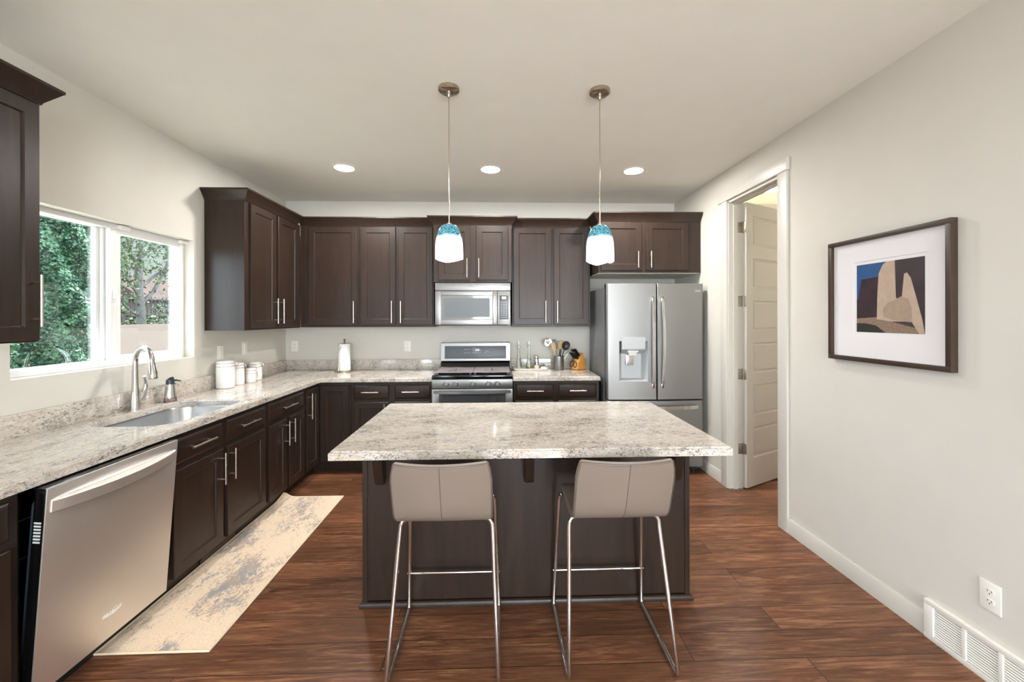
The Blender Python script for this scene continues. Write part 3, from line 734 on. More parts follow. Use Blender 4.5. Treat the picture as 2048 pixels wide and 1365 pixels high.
# back riser and backguard
MB().prism([(4.405, .921), (4.44, 1.000), (4.50, 1.000), (4.50, .921)], 'x', RX0+.012, RX1-.012, .004).build('riser', 'black', rg)
b = MB(); b.prism([(4.395, 1.003), (4.415, 1.190), (4.425, 1.196), (4.50, 1.196), (4.50, 1.003)], 'x', RX0+.010, RX1-.010, .004); bgd = b.build('backguard', 'steel_h', rg)
sl = Vector((0, .02, .187)).normalized(); bn = Vector((0, -sl.z, sl.y))
TG = frame((1, 0, 0), sl, bn, (-.2405, 4.395, 1.003))
MB(TG).box(-.327, .327, .022, .158, -.001, .0022, .001).build('control_glass', 'grey_glass', bgd)
MB(TG).box(-.037, .042, .098, .136, .002, .0028).build('clock_display', 'navy_screen', bgd)
text('3:12', .024, TG @ Matrix.Translation((.020, .113, .0034)), 'clock_digits', 'clock', bgd, .0002)
b = MB(TG)
for i in range(4):
    for j, vv in enumerate((.122, .085)): b.box(-.118+.018*i, -.110+.018*i, vv-.002, vv+.002, .0022, .0026)
for u in (-.030, -.018, -.004, .012, .030, .048): b.box(u, u+.008, .083, .087, .0022, .0026)
for u, vv in ((.050, .112), (.108, .103), (.127, .103), (.100, .088)): b.box(u, u+.011, vv-.002, vv+.002, .0022, .0026)
b.build('button_marks', 'white_mark', bgd)
# two flat cast-iron grates with slots
for sgn, x0, x1 in ((-1, RX0+.024, -.243), (1, -.238, RX1-.024)):
    b = MB(); cxs = (x0+x1)/2; z0, z1 = .940, .945
    sx0, sx1 = cxs-.068, cxs+.068
    ys = [3.905, 3.99, 4.02, 4.055, 4.085, 4.12, 4.15, 4.185, 4.215, 4.37]
    b.box(x0, sx0, 3.905, 4.37, z0, z1, .0015).box(sx1, x1, 3.905, 4.37, z0, z1, .0015).box(cxs-.010, cxs+.010, 3.985, 4.22, z0, z1)
    for i in range(0, len(ys)-1, 2):
        b.box(sx0-.004, sx1+.004, ys[i], ys[i+1], z0, z1, .0015)
    for a in (x0+.02, x1-.02):
        for c_ in (3.93, 4.35): b.cyl((a, c_, .9225), (a, c_, .941), .009, 8)
    b.build('grate', 'iron', rg)
# ------------------------------------------------------------------ microwave
MX0, MX1, MY, MZ0, MZ1 = -.623, .126, 4.100, 1.392, 1.806
mw = root('microwave', (-.248, 4.31, MZ0), 'stainless over-the-range microwave hung above the range', 'microwave')
MB().box(MX0+.003, MX1-.003, MY+.03, YB-.004, MZ0+.004, MZ1+.004, .003).build('body', 'black_matte', mw)
MB().box(MX0, MX1, MY, MY+.032, 1.733, MZ1+.003, .004).build('vent_panel', 'steel_h', mw)
b = MB(); xd = -.008; wx0, wx1, wz0, wz1 = -.566, -.055, 1.446, 1.684
b.box(MX0, wx0, MY, MY+.03, MZ0, 1.729, .004).box(wx1, xd, MY, MY+.03, MZ0, 1.729, .004).box(wx0-.004, wx1+.004, MY, MY+.03, wz1, 1.729, .004).box(wx0-.004, wx1+.004, MY, MY+.03, MZ0, wz0, .004)
md = b.build('microwave_door', 'steel_h', mw)
MB().box(wx0-.002, wx1+.002, MY+.004, MY+.02, wz0-.002, wz1+.002).build('door_window', 'mw_glass', md)
b = MB(); b.box(wx0+.028, wx1-.026, MY+.0032, MY+.0042, wz0+.024, wz1-.026); b.build('screened_area', 'grey_glass', md)
b = MB(); b.box(-.047, -.020, MY-.034, MY-.012, 1.402, 1.712, .007)
for z in (1.42, 1.695): b.box(-.042, -.025, MY-.014, MY+.002, z-.012, z+.012, .002)
b.build('handle', 'steel_pol', md)
cp = MB().box(xd+.003, MX1, MY, MY+.03, MZ0, 1.729, .004).build('control_panel', 'steel_h', mw)
b = MB(); b.box(.016, .106, MY-.0015, MY+.003, 1.445, 1.684, .001); b.build('keypad', 'grey_glass', cp)
MB().box(.026, .093, MY-.0025, MY, 1.640, 1.680, .001).build('display_bezel', 'black', cp)
MB().box(.036, .084, MY-.0032, MY-.001, 1.646, 1.674).build('display', 'lcd', cp)
b = MB()
for i in range(3):
    for j in range(8): b.box(.031+i*.024, .040+i*.024, MY-.0022, MY-.001, 1.462+j*.0215, 1.466+j*.0215)
b.build('key_marks', 'white_mark', cp)
Tm = frame((1, 0, 0), (0, 0, 1), (0, -1, 0), (-.252, MY, 1.770))
text('Whirlpool', .021, Tm @ Matrix.Translation((0, 0, .0012)), 'logo', 'fridge_side', mw, .0006, .2)
b = MB(Tm); b.tube([(.042*math.cos(a*.35-2.5)-.004, .011*math.sin(a*.35-2.5)+.002, .001) for a in range(12)], .0009, 6); b.build('logo_ring', 'silver_mark', mw)
b = MB(); b.box(MX0+.03, MX1-.03, MY+.05, 4.49, MZ0-.008, MZ0+.004, .002); b.build('bottom_grille', 'black_matte', mw)

# ------------------------------------------------------------------ refrigerator
FX0, FX1, FY = 1.004, 1.921, 3.757
fg = root('refrigerator', (1.46, 4.13, 0), 'stainless french-door refrigerator with water dispenser in the back right corner', 'refrigerator')
MB().box(FX0+.004, FX1-.004, 3.845, 4.49, .03, 1.745, .004).build('cabinet_body', 'fridge_side', fg)
def fy_(x, c0=FX0, c1=FX1):
    t_ = (x-(c0+c1)/2)/((c1-c0)/2)
    y = FY+.016*t_*t_
    e = min(x-c0, c1-x)
    if e < .022: y += .022-math.sqrt(max(0, .022**2-(.022-e)**2))
    return y
def fdoor(x0, x1, z0, z1, name, hole=None, pit=.07, backy=3.838):
    xs = sorted(set([x0+(x1-x0)*i/26 for i in range(27)]+([hole[0], hole[1]] if hole else [])+[x0+.003, x1-.003]+([FX0+a for a in (.002, .005, .01, .016, .022)] if x0 < FX0+.01 else [])+([FX1-a for a in (.002, .005, .01, .016, .022)] if x1 > FX1-.01 else [])))
    zs = [z0, z0+.003]+([hole[2], hole[3]] if hole else [])+[z1-.003, z1]
    vs, fs = [], []; nx, nz = len(xs), len(zs)
    for z in zs:
        ed = .004 if z in (z0, z1) else 0
        for x in xs:
            e2 = .004 if x in (x0, x1) and not (abs(x-FX0) < .001 or abs(x-FX1) < .001) else 0
            vs.append((x, fy_(x)+max(ed, e2), z))
    for j in range(nz-1):
        for i in range(nx-1):
            if hole and xs[i] >= hole[0]-1e-6 and xs[i+1] <= hole[1]+1e-6 and j == 2: continue
            fs.append((j*nx+i, j*nx+i+1, (j+1)*nx+i+1, (j+1)*nx+i))
    k0 = len(vs); loop = [i for i in range(nx)]+[j*nx+nx-1 for j in range(1, nz)]+[(nz-1)*nx+i for i in range(nx-2, -1, -1)]+[j*nx for j in range(nz-2, 0, -1)]
    for q in loop: x, y, z = vs[q]; vs.append((x, backy, z))
    m = len(loop)
    for i in range(m): fs.append((loop[i], loop[(i+1) % m], k0+(i+1) % m, k0+i))
    fs.append(tuple(range(k0, k0+m)))
    return MB().raw(vs, fs).build(name, 'steel', fg, smooth=35)
XS = 1.4715
dh_ = (1.121, 1.386, .868, 1.242)
ld = fdoor(FX0, XS-.005, .698, 1.777, 'left_door', dh_, backy=3.838)
rd = fdoor(XS+.005, FX1, .698, 1.777, 'right_door')
fz = fdoor(FX0, FX1, .068, .688, 'freezer_drawer')
# dispenser pocket
b = MB(); x0, x1, z0, z1 = dh_; yb = 3.832; yf0, yf1 = fy_(x0), fy_(x1); ins = .038
vs = [(x0, yf0, z0), (x1, yf1, z0), (x1, yf1, z1), (x0, yf0, z1), (x0+ins, yb, z0+.02), (x1-ins, yb, z0+.02), (x1-ins, yb, z1), (x0+ins, yb, z1)]
b.raw(vs, [(0, 1, 5, 4), (1, 2, 6, 5), (2, 3, 7, 6), (3, 0, 4, 7), (4, 5, 6, 7)])
pk = b.build('dispenser_recess', 'recess_grey', ld, smooth=20)
MB().prism([(FY-.006, 1.168), (FY-.006, 1.280), (FY+.05, 1.280), (yb-.002, 1.225), (yb-.002, 1.118)], 'x', x0+.024, x1-.022, .004).build('dispenser_panel', 'recess_grey', ld)
b = MB(); b.box(1.205, 1.305, 3.775, 3.815, 1.135, 1.168, .006).prism([(3.785, 1.138), (3.81, 1.138), (3.806, 1.108), (3.79, 1.108)], 'x', 1.218, 1.292, .003); b.build('nozzle', 'white_plastic', ld)
MB().box(1.196, 1.270, 3.812, 3.824, 1.015, 1.112, .005).build('paddle', 'steel_pol', ld)
MB().box(x0+.003, x0+.024, 3.79, 3.828, 1.13, 1.240).box(x1-.022, x1-.003, 3.79, 3.828, 1.15, 1.240).build('side_gap_shade', 'black', ld)  # solid black inserts, the dark of the gaps painted as colour
for dr_, x in ((ld, XS-.043), (rd, XS+.043)):
    b = MB(); n = 21; yy = fy_(x)
    b.tube([(x+(-1 if dr_ is ld else 1)*.006*math.sin(math.pi*i/(n-1)), yy-.012-.048*math.sin(math.pi*i/(n-1))**.6, .812+.838*i/(n-1)) for i in range(n)], .01, sq=(.030, .014))
    for z in (.83, 1.63): b.box(x-.012, x+.012, yy-.03, yy+.004, z-.018, z+.018, .003)
    b.build('handle', 'steel_pol', dr_)
b = MB(); n = 21
b.tube([(1.07+.785*i/(n-1), fy_(1.07+.785*i/(n-1))-.010-.046*math.sin(math.pi*i/(n-1))**.6, .630) for i in range(n)], .01, sq=(.014, .032)); b.build('handle', 'steel_pol', fz)
MB().box(FX0, FX0+.05, 3.80, 3.86, 1.745, 1.772, .003).box(FX1-.05, FX1, 3.80, 3.86, 1.745, 1.772, .003).build('hinge_cover', 'fridge_side', fg)
b = MB()
for x in (1.08, 1.845): b.cyl((x, 3.83, 0), (x, 3.83, .07), .014, 12).box(x-.03, x+.03, 3.81, 3.90, .03, .066)
b.build('leveling_foot', 'black_matte', fg)
MB().box(FX0+.02, FX1-.02, 3.86, 4.45, .012, .035).build('base_grille', 'black_matte', fg)
Tf = frame((1, 0, 0), (0, 0, 1), (0, -1, 0), (1.862, fy_(1.862)-.0006, 1.708))
text('LG', .022, Tf @ Matrix.Translation((.012, 0, 0)), 'logo', 'silver_mark', rd, .0006)
b = MB(Tf); b.tube([(-.016+.0095*math.cos(a*math.pi/10), .0095*math.sin(a*math.pi/10), .0006) for a in range(21)], .0010, 6, cap=False); b.build('logo_ring', 'silver_mark', rd)

# ------------------------------------------------------------------ dishwasher, door ajar
tl = math.atan(.058/.757)
TDW = frame((0, 1, 0), (math.sin(tl), 0, math.cos(tl)), (math.cos(tl), 0, -math.sin(tl)), (-1.660, 0, .100))
dwr = root('dishwasher', (-1.95, 1.82, 0), 'stainless dishwasher with its door tipped slightly open under the left counter', 'dishwasher')
b = MB(); yy0, yy1 = 1.505, 2.132
b.box(XL+.01, -1.70, yy0, yy0+.012, .09, .858).box(XL+.01, -1.70, yy1-.012, yy1, .09, .858).box(XL+.01, XL+.02, yy0+.012, yy1-.012, .09, .858).box(XL+.01, -1.70, yy0, yy1, .078, .09).box(XL+.01, -1.70, yy0+.012, yy1-.012, .846, .858)
b.build('tub', 'black_matte', dwr)
MB().box(XL+.02, -1.752, yy0, yy1, 0, .078).build('toe_panel', 'black_matte', dwr)
b = MB(TDW); b.box(1.517, 2.114, .0, .757, -.006, .0, .0025); dwd = b.build('door_skin', 'steel_dw', dwr)
b = MB(TDW); b.box(1.521, 2.110, .003, .750, -.048, -.006, .004).box(1.517, 2.114, .750, .757, -.05, -.006, .001); b.build('door_body', 'black', dwr)
b = MB(TDW); b.box(1.535, 2.096, .05, .700, -.078, -.048, .02, 4); b.build('door_liner', 'grey_plastic', dwr)
b = MB(TDW)
for k in range(7): b.box(1.5195, 1.5215, .560+k*.0115, .5665+k*.0115, -.040, -.016)
b.build('side_vent', 'white_mark', dwr)
b = MB(TDW)
for z_ in (.45, .60): b.tube([(1.56, z_, -.16), (2.08, z_, -.16)], .003, 6)
for k in range(9): b.tube([(1.57+k*.06, .43, -.16), (1.57+k*.06, .62, -.16)], .0022, 6)
b.build('rack', 'fridge_side', dwr)
vs, fs, n = [], [], 29
for i in range(n):
    s_ = i/(n-1); u = 1.533+.567*s_; o_ = .004+.044*math.sin(math.pi*s_)**.75
    vs += [(u, .712, 0), (u, .709, o_-.002), (u, .707, o_), (u, .668, o_), (u, .666, o_-.003), (u, .668, max(0, o_-.012)), (u, .69, 0)]
for i in range(n-1):
    for k in range(6): fs.append((i*7+k, i*7+k+1, i*7+8+k, i*7+7+k))
fs += [(0, 1, 2, 3, 4, 5, 6), tuple(range((n-1)*7, n*7))]
MB(TDW).raw(vs, fs).build('handle', 'steel_dw', dwr, smooth=30)
# scooped pocket above the bar
vs, fs = [], []
for i in range(n):
    s_ = i/(n-1); u = 1.533+.567*s_; a = math.sin(math.pi*s_)**.75
    for k in range(6):
        q = k/5; vs.append((u, .712+.030*q*a+.0005, .0005+.018*a*(1-q)**2*.6))
for i in range(n-1):
    for k in range(5): fs.append((i*6+k, i*6+k+1, i*6+7+k, i*6+6+k))
MB(TDW).raw(vs, fs).build('handle_shoulder', 'steel_dw', dwr)
text('Whirlpool', .021, TDW @ Matrix.Translation((1.812, .108, .0006)), 'logo', 'silver_mark', dwr, .0005, .2)
b = MB(TDW); b.tube([(1.812+.044*math.cos(a*.35-2.5), .110+.011*math.sin(a*.35-2.5), .0008) for a in range(12)], .0009, 6); b.build('logo_ring', 'silver_mark', dwr)

# ------------------------------------------------------------------ island
IX0, IX1, IY0, IY1 = -.686, .992, 2.098, 2.70
isl = root('island_cabinet', (.153, 2.40, 0), 'dark wood island cabinet under the cream granite top', 'island')
b = MB(); b.box(IX0+.003, IX1-.003, IY0+.012, IY1-.02, .012, CT-CTH-.0005); b.build('carcass', 'wood', isl)
b = MB(); b.box(IX0+.026, IX1-.026, IY0+.006, IY0+.013, .03, CT-CTH-.001); b.build('back_panel', 'wood', isl)
for x0 in (IX0, IX1-.026): MB().box(x0, x0+.026, IY0, IY1-.02, .010, CT-CTH-.001, .0015, 1).build('end_panel', 'wood', isl)
b = MB(); qr = [(0, 0), (.014, 0), (.014, .010), (.010, .020), (.004, .026), (0, .028)]
b.sweep([(IX0, IY1), (IX0, IY0), (IX1, IY0), (IX1, IY1)], [(a, z) for a, z in qr]); b.build('shoe_molding', 'wood', isl)
TI = frame((-1, 0, 0), (0, 0, 1), (0, 1, 0), (0, IY1-.02, 0))
for k in range(3):
    u0 = -.955+k*.545
    o = shaker(TI, u0, u0+.52, .118, .672).build('door', 'wood', isl, smooth=25); pull(TI, o, 'v', u0+.03, .56, .19)
    o = slab(TI, u0, u0+.52, .70, .833).build('drawer', 'wood', isl, smooth=25); pull(TI, o, 'h', u0+.26, .769, .19)
def corbel(x):
    yw = IY0+.006; zt = CT-CTH-.001
    pr = [(yw, zt), (yw-.165, zt), (yw-.168, zt-.022), (yw-.158, zt-.034), (yw-.135, zt-.040), (yw-.112, zt-.052), (yw-.096, zt-.075), (yw-.088, zt-.105), (yw-.078, zt-.14), (yw-.066, zt-.172),
          (yw-.055, zt-.202), (yw-.047, zt-.222), (yw-.036, zt-.234), (yw-.022, zt-.236), (yw-.010, zt-.226), (yw, zt-.212)]
    MB().prism(pr, 'x', x, x+.046, .003).build('corbel', 'wood', isl, smooth=30)
for x in (-.612, .133, .884): corbel(x)
b = countertop([(-.712, 1.744), (1.012, 1.740), (1.010, 2.722), (-.712, 2.722)], [], 'granite_x', .008)
tag(b.build('island_countertop', 'granite_x'), 'wide cream granite top of the island with grey flecks', 'countertop')

# ------------------------------------------------------------------ bar stools
def stool(cx, label):
    cy = 1.85
    r = root('bar_stool', (cx, cy, 0), label, 'bar stool', 'taupe leather bar stools at the island')
    W = .198
    # centre-line profile of the shell (y,z), front of the seat to top of the back
    pf = [(2.02, .640), (2.00, .650), (1.95, .651), (1.88, .647), (1.80, .642), (1.745, .642)]
    for i in range(1, 8):
        a = R_(-90-10*i); pf.append((1.745+.072*math.cos(a), .714+.072*math.sin(a)))
    e = pf[-1]
    for k in range(1, 7): pf.append((e[0]-.0118*k, e[1]+.0365*k))
    m = len(pf); nt_ = 17; th = .026
    nrm = []
    for i in range(m):
        a, c_ = pf[max(0, i-1)], pf[min(m-1, i+1)]; d = Vector((c_[0]-a[0], c_[1]-a[1])).normalized(); nrm.append((-d.y, d.x))
    # nrm points to the under/back side when walking front->back->up
    def pt(i, j, off):
        y, z = pf[i]; t_ = -1+2*j/(nt_-1); s_ = i/(m-1)
        wd = W
        top = max(0, (s_-.86)/.14); wd -= .016*top**2
        if i == 0: wd -= .01
        back = max(0, min(1, (s_-.42)/.3))
        bulge = -.040*(1-t_*t_)*back
        ny, nz = nrm[i]
        # keep the normal on the outside (down / towards the camera)
        return (cx+t_*wd, y+bulge-ny*off*(-1), z+nz*off)
    sgn = 1 if nrm[2][1] < 0 else -1
    vs, fs = [], []
    for lay, off in ((0, 0), (1, th*sgn)):
        for i in range(m):
            for j in range(nt_): vs.append(pt(i, j, off))
    def ix(l, i, j): return l*m*nt_+i*nt_+j
    for i in range(m-1):
        for j in range(nt_-1):
            fs.append((ix(0, i, j), ix(0, i, j+1), ix(0, i+1, j+1), ix(0, i+1, j)))
            fs.append((ix(1, i, j), ix(1, i+1, j), ix(1, i+1, j+1), ix(1, i, j+1)))
    rim = [(i, 0) for i in range(m)]+[(m-1, j) for j in range(1, nt_)]+[(i, nt_-1) for i in range(m-2, -1, -1)]+[(0, j) for j in range(nt_-2, 0, -1)]
    rf = []
    for k in range(len(rim)):
        a, c_ = rim[k], rim[(k+1) % len(rim)]; rf.append((ix(0, *a), ix(0, *c_), ix(1, *c_), ix(1, *a)))
    b = MB(); b.raw(vs, fs+rf)
    bmesh.ops.remove_doubles(b.b, verts=b.b.verts[:], dist=1e-5)
    bmesh.ops.bevel(b.b, geom=[e_ for e_ in b.b.edges if e_.calc_face_angle(0) > R_(55)], offset=.006, segments=3, affect='EDGES')
    sh = b.build('seat_shell', 'leather', r, smooth=60)
    b = MB(); b.tube([Vector(pt(i, nt_//2, (th+.0002)*sgn)) for i in range(6, m)], .0013, 6); b.build('back_seam', 'piping', sh)
    b = MB(); ed = [(i, 0) for i in range(8, m)]+[(m-1, j) for j in range(1, nt_)]+[(i, nt_-1) for i in range(m-2, 7, -1)]
    pp = []
    for i, j in ed:
        p = Vector(pt(i, j, (th-.003)*sgn)); p.x = cx+(p.x-cx)*1.003
        if i == m-1: p.z += .0005
        pp.append(p)
    b.tube(pp, .0016, 6); b.build('edge_piping', 'piping', sh)
    # chrome sled frame
    rt = .0098
    ft, rt_t = (2.015, .605), (1.775, .596)
    for s_ in (-1, 1):
        fo = Vector((cx+s_*.224, 2.072, .0105)); ro = Vector((cx+s_*.221, 1.634, .0105))
        ftp = Vector((cx+s_*.204, 2.015, .600)); rtp = Vector((cx+s_*.197, 1.77, .575))
        MB().tube([fo+Vector((0, -.03, 0)), fo+Vector((0, -.008, .003)), fo+Vector((0, 0, .022)), fo.lerp(ftp, .5), ftp-Vector((0, 0, .03)), ftp+Vector((-s_*.004, -.004, -.008)), ftp+Vector((-s_*.012, -.028, .006))], rt, 12).build('leg', 'chrome', r)
        MB().tube([ro+Vector((0, .03, 0)), ro+Vector((0, .008, .003)), ro+Vector((0, .0025, .022)), ro.lerp(rtp, .5), rtp-Vector((0, 0, .025)), rtp+Vector((-s_*.003, .001, .002)), rtp+Vector((-s_*.012, .003, .018)), rtp+Vector((-s_*.035, .003, .026))], rt, 12).build('leg', 'chrome', r)
        MB().tube([fo+Vector((0, -.03, 0)), ro+Vector((0, .03, 0))], rt, 12).build('floor_runner', 'chrome', r)
        b = MB(); b.tube([ftp+Vector((-s_*.012, -.028, .006)), Vector((cx+s_*.168, 1.86, .608)), rtp+Vector((-s_*.035, .003, .026))], .008, 10); b.build('seat_rail', 'chrome', r)
    b = MB(); b.tube([(cx-.162, 1.773, .601), (cx+.162, 1.773, .601)], rt, 12); b.build('seat_rail', 'chrome', r)
    b = MB(); q = .195/.6; b.tube([(cx-.2175, 2.053, .195), (cx+.2175, 2.053, .195)], .0075, 12)
    for s_ in (-1, 1): b.cyl((cx+s_*.2175, 2.053, .195), (cx+s_*.2285, 2.053, .195), .004, 8)
    b.build('footrest', 'chrome', r)
    return r
stool(-.222, 'left taupe leather bar stool with chrome sled legs at the island')
stool(.503, 'right taupe leather bar stool with chrome sled legs at the island')

# ------------------------------------------------------------------ rug
rx0, rx1, ry0, ry1 = -1.752, -1.266, 1.842, 3.402
vs, fs = [], []; nx, ny = 25, 79
def rz(x, y):
    c = math.exp(-(((x-rx0)/.05)**2+((y-ry1)/.06)**2)); return .0005+.035*c
for l in (0, 1):
    for j in range(ny):
        for i in range(nx):
            x = rx0+(rx1-rx0)*i/(nx-1); y = ry0+(ry1-ry0)*j/(ny-1)
            z = rz(x, y); vs.append((x+.010*max(0, z-.004)/.03, y, z+l*.0075))
def ri(l, i, j): return l*nx*ny+j*nx+i
for j in range(ny-1):
    for i in range(nx-1): fs += [(ri(0, i, j), ri(0, i, j+1), ri(0, i+1, j+1), ri(0, i+1, j)), (ri(1, i, j), ri(1, i+1, j), ri(1, i+1, j+1), ri(1, i, j+1))]
for j in range(ny-1): fs += [(ri(0, 0, j), ri(1, 0, j), ri(1, 0, j+1), ri(0, 0, j+1)), (ri(0, nx-1, j), ri(0, nx-1, j+1), ri(1, nx-1, j+1), ri(1, nx-1, j))]
for i in range(nx-1): fs += [(ri(0, i, 0), ri(0, i+1, 0), ri(1, i+1, 0), ri(1, i, 0)), (ri(0, i, ny-1), ri(1, i, ny-1), ri(1, i+1, ny-1), ri(0, i+1, ny-1))]
rg_ = root('runner_rug', ((rx0+rx1)/2, (ry0+ry1)/2, 0), 'cream and grey-blue distressed runner rug on the floor along the sink cabinets', 'rug')
MB().raw(vs, fs).build('pile', 'rug', rg_)
b = MB(); bd = []
for i in range(nx): bd.append(vs[ri(0, i, 0)])
for j in range(1, ny): bd.append(vs[ri(0, nx-1, j)])
for i in range(nx-2, -1, -1): bd.append(vs[ri(0, i, ny-1)])
for j in range(ny-2, -1, -1): bd.append(vs[ri(0, 0, j)])
b.tube([(x, y, z+.0055) for x, y, z in bd], .005, 8, cap=False); b.build('binding', 'rug_edge', rg_)

# ------------------------------------------------------------------ pendants and recessed lamps
def pendant(x, y, drop, label, ph):
    r = root('pendant_lamp', (x, y, ZC), label, 'pendant lamp', 'teal and white glass pendants over the island')
    MB().lathe((x, y, ZC), [(0, -.0005), (.057, -.0005), (.058, -.004), (.057, -.017), (.052, -.021), (.012, -.022), (.010, -.045), (.007, -.052), (0, -.052)], 32).build('canopy', 'brass_nickel', r)
    MB().cyl((x, y, ZC-.05), (x, y, 2.06), .0022, 8).build('cord', 'brass_nickel', r)
    MB().lathe((x, y, 0), [(0, 2.075), (.0035, 2.075), (.0035, 1.985), (.0135, 1.983), (.0135, 1.972), (0, 1.972)], 14).build('stem', 'nickel', r)
    prof = [(.0135, 1.9755), (.024, 1.975), (.034, 1.972), (.043, 1.966), (.0505, 1.957), (.0565, 1.946), (.0622, 1.933), (.0665, 1.918), (.070, 1.902), (.0725, 1.886), (.0745, 1.868), (.0756, 1.84), (.0758, 1.80), (.0752, None)]
    seg = 36; vs, fs = [], []
    for th in (0, -.0035):
        for rr, z in prof:
            for k in range(seg):
                a = 2*math.pi*k/seg
                if z is None:
                    zz = drop(a); q = 1+.02*math.cos(4*a+ph)
                elif z < 1.85: zz = z; q = 1+.012*math.cos(4*a+ph)*(1.85-z)/.055
                else: zz = z; q = 1
                r_ = (rr+th)*q
                vs.append((x+r_*math.cos(a), y+r_*math.sin(a), zz+(th*.6 if z and z > 1.96 else 0)))
    m = len(prof)
    for l in (0, 1):
        for i in range(m-1):
            for k in range(seg):
                o_ = l*m*seg; f = (o_+i*seg+k, o_+i*seg+(k+1) % seg, o_+(i+1)*seg+(k+1) % seg, o_+(i+1)*seg+k)
                fs.append(f if l == 0 else f[::-1])
    for k in range(seg): fs.append(((m-1)*seg+k, (m-1)*seg+(k+1) % seg, m*seg+(m-1)*seg+(k+1) % seg, m*seg+(m-1)*seg+k))
    MB().raw(vs, fs).build('lamp_shade', 'shade', r, smooth=60)
pendant(-.2675, 2.275, lambda a: 1.787-.026*max(0, 1-abs((a+1.35+math.pi) % (2*math.pi)-math.pi)/1.5)-.012*max(0, 1-abs((a-1.9+math.pi) % (2*math.pi)-math.pi)/1.2), 'left teal and white glass pendant lamp over the island', .5)
pendant(.5705, 2.275, lambda a: 1.777-.022*max(0, 1-abs((a+1.0+math.pi) % (2*math.pi)-math.pi)/.8)-.010*max(0, 1-abs((a+2.5+math.pi) % (2*math.pi)-math.pi)/.6)-.016*max(0, 1-abs((a-1.6+math.pi) % (2*math.pi)-math.pi)/1.0), 'right teal and white glass pendant lamp over the island', 1.4)
for x, lab in ((-1.293, 'leftmost of three round recessed ceiling lamps in front of the wall cabinets'), (-.060, 'middle of three round recessed ceiling lamps in front of the wall cabinets'), (1.175, 'rightmost of three round recessed ceiling lamps in front of the wall cabinets')):
    r = root('recessed_lamp', (x, 3.512, ZC), lab, 'ceiling lamp', 'recessed ceiling lamps')
    MB().lathe((x, 3.512, ZC), [(.078, -.0005), (.092, -.0005), (.091, -.004), (.080, -.005), (.078, -.002)], 36).build('trim_ring', 'trim', r)
    MB().lathe((x, 3.512, ZC), [(0, -.003), (.078, -.003), (.079, -.001), (0, -.001)], 36).build('lens', 'led', r)
r = root('pantry_lamp', (2.70, 3.86, ZC), 'bright flush ceiling lamp glimpsed inside the pantry', 'ceiling lamp')
MB().lathe((2.70, 3.86, ZC), [(.15, 0), (.16, 0), (.16, -.02), (.15, -.022)], 32).build('rim', 'trim', r)
MB().lathe((2.70, 3.86, ZC), [(0, -.03), (.09, -.027), (.15, -.015), (.15, -.002), (0, -.002)], 32).build('diffuser', 'led_pantry', r)

# ------------------------------------------------------------------ picture on the right wall
PY0, PY1, PZ0, PZ1 = 1.690, 2.345, 1.221, 1.888
pc = root('framed_picture', (XR-.015, (PY0+PY1)/2, PZ0), 'dark-framed print with wide white mat on the right wall', 'picture')
TP = frame((0, -1, 0), (0, 0, 1), (-1, 0, 0), (XR-.002, PY1, PZ0))           # u from the far end towards the camera
PW, PH = PY1-PY0, PZ1-PZ0
b = MB(TP); fw = .024; ft_ = .032
for u0, u1, v0, v1 in ((0, PW, 0, fw), (0, PW, PH-fw, PH), (0, fw, fw, PH-fw), (PW-fw, PW, fw, PH-fw)): b.box(u0, u1, v0, v1, 0, ft_, .002)
b.build('picture_frame', 'frame_wood', pc)
ax0, ax1, av0, av1 = .172, .530, .160, .520
b = MB(TP); b.box(fw-.002, PW-fw+.002, fw-.002, PH-fw+.002, .004, .012)
b.build('backing', 'mat_board', pc)
b = MB(TP); mo = .018
for u0, u1, v0, v1 in ((fw-.002, PW-fw+.002, fw-.002, av0-mo), (fw-.002, PW-fw+.002, av1+mo, PH-fw+.002), (fw-.002, ax0-mo, av0-mo, av1+mo), (ax1+mo, PW-fw+.002, av0-mo, av1+mo)): b.box(u0, u1, v0, v1, .012, .0145)
b.build('mat', 'mat_board', pc)
AW, AH = ax1-ax0, av1-av0
def pl(pts, k, mi):
    return [(ax0+x*AW, av0+y*AH, .0122+k*.00015) for x, y in pts], mi
shp = [([(0, 0), (1, 0), (1, 1), (0, 1)], 0), ([(.38, .05), (1, 0), (1, 1), (.5, 1)], 2), ([(0, .19), (0, .48), (.03, .50), (.08, .78), (.37, .80), (.37, .22)], 1),
       ([(0, 0), (1, 0), (.95, .06), (.55, .16), (.32, .22), (0, .20)], 5), ([(.33, .19), (.34, .55), (.36, .84), (.42, .96), (.48, 1), (.60, 1), (.61, .70), (.615, .50), (.63, .47), (.82, .50), (.86, .16), (.55, .16)], 3),
       ([(.50, .42), (.62, .47), (.74, .52), (.80, .45), (.84, .30), (.85, .15), (.62, .17), (.44, .22), (.42, .34)], 4), ([(.70, .50), (.73, .80), (.77, .815), (.82, .74), (.90, .45), (.97, .18), (1, 0), (.93, 0), (.84, .14), (.83, .34), (.79, .46)], 3), ([(0, 0), (.47, 0), (.32, .10), (.16, .13), (0, .13)], 6)]
b = MB(TP)
for k, (p, mi) in enumerate(shp):
    v_, mi = pl(p, k, mi); b.raw(v_, [tuple(range(len(v_)))], mi)
b.build('print', ['art_sky', 'art_dark', 'art_brown', 'art_tan', 'art_tan2', 'art_ground', 'art_black'], pc)

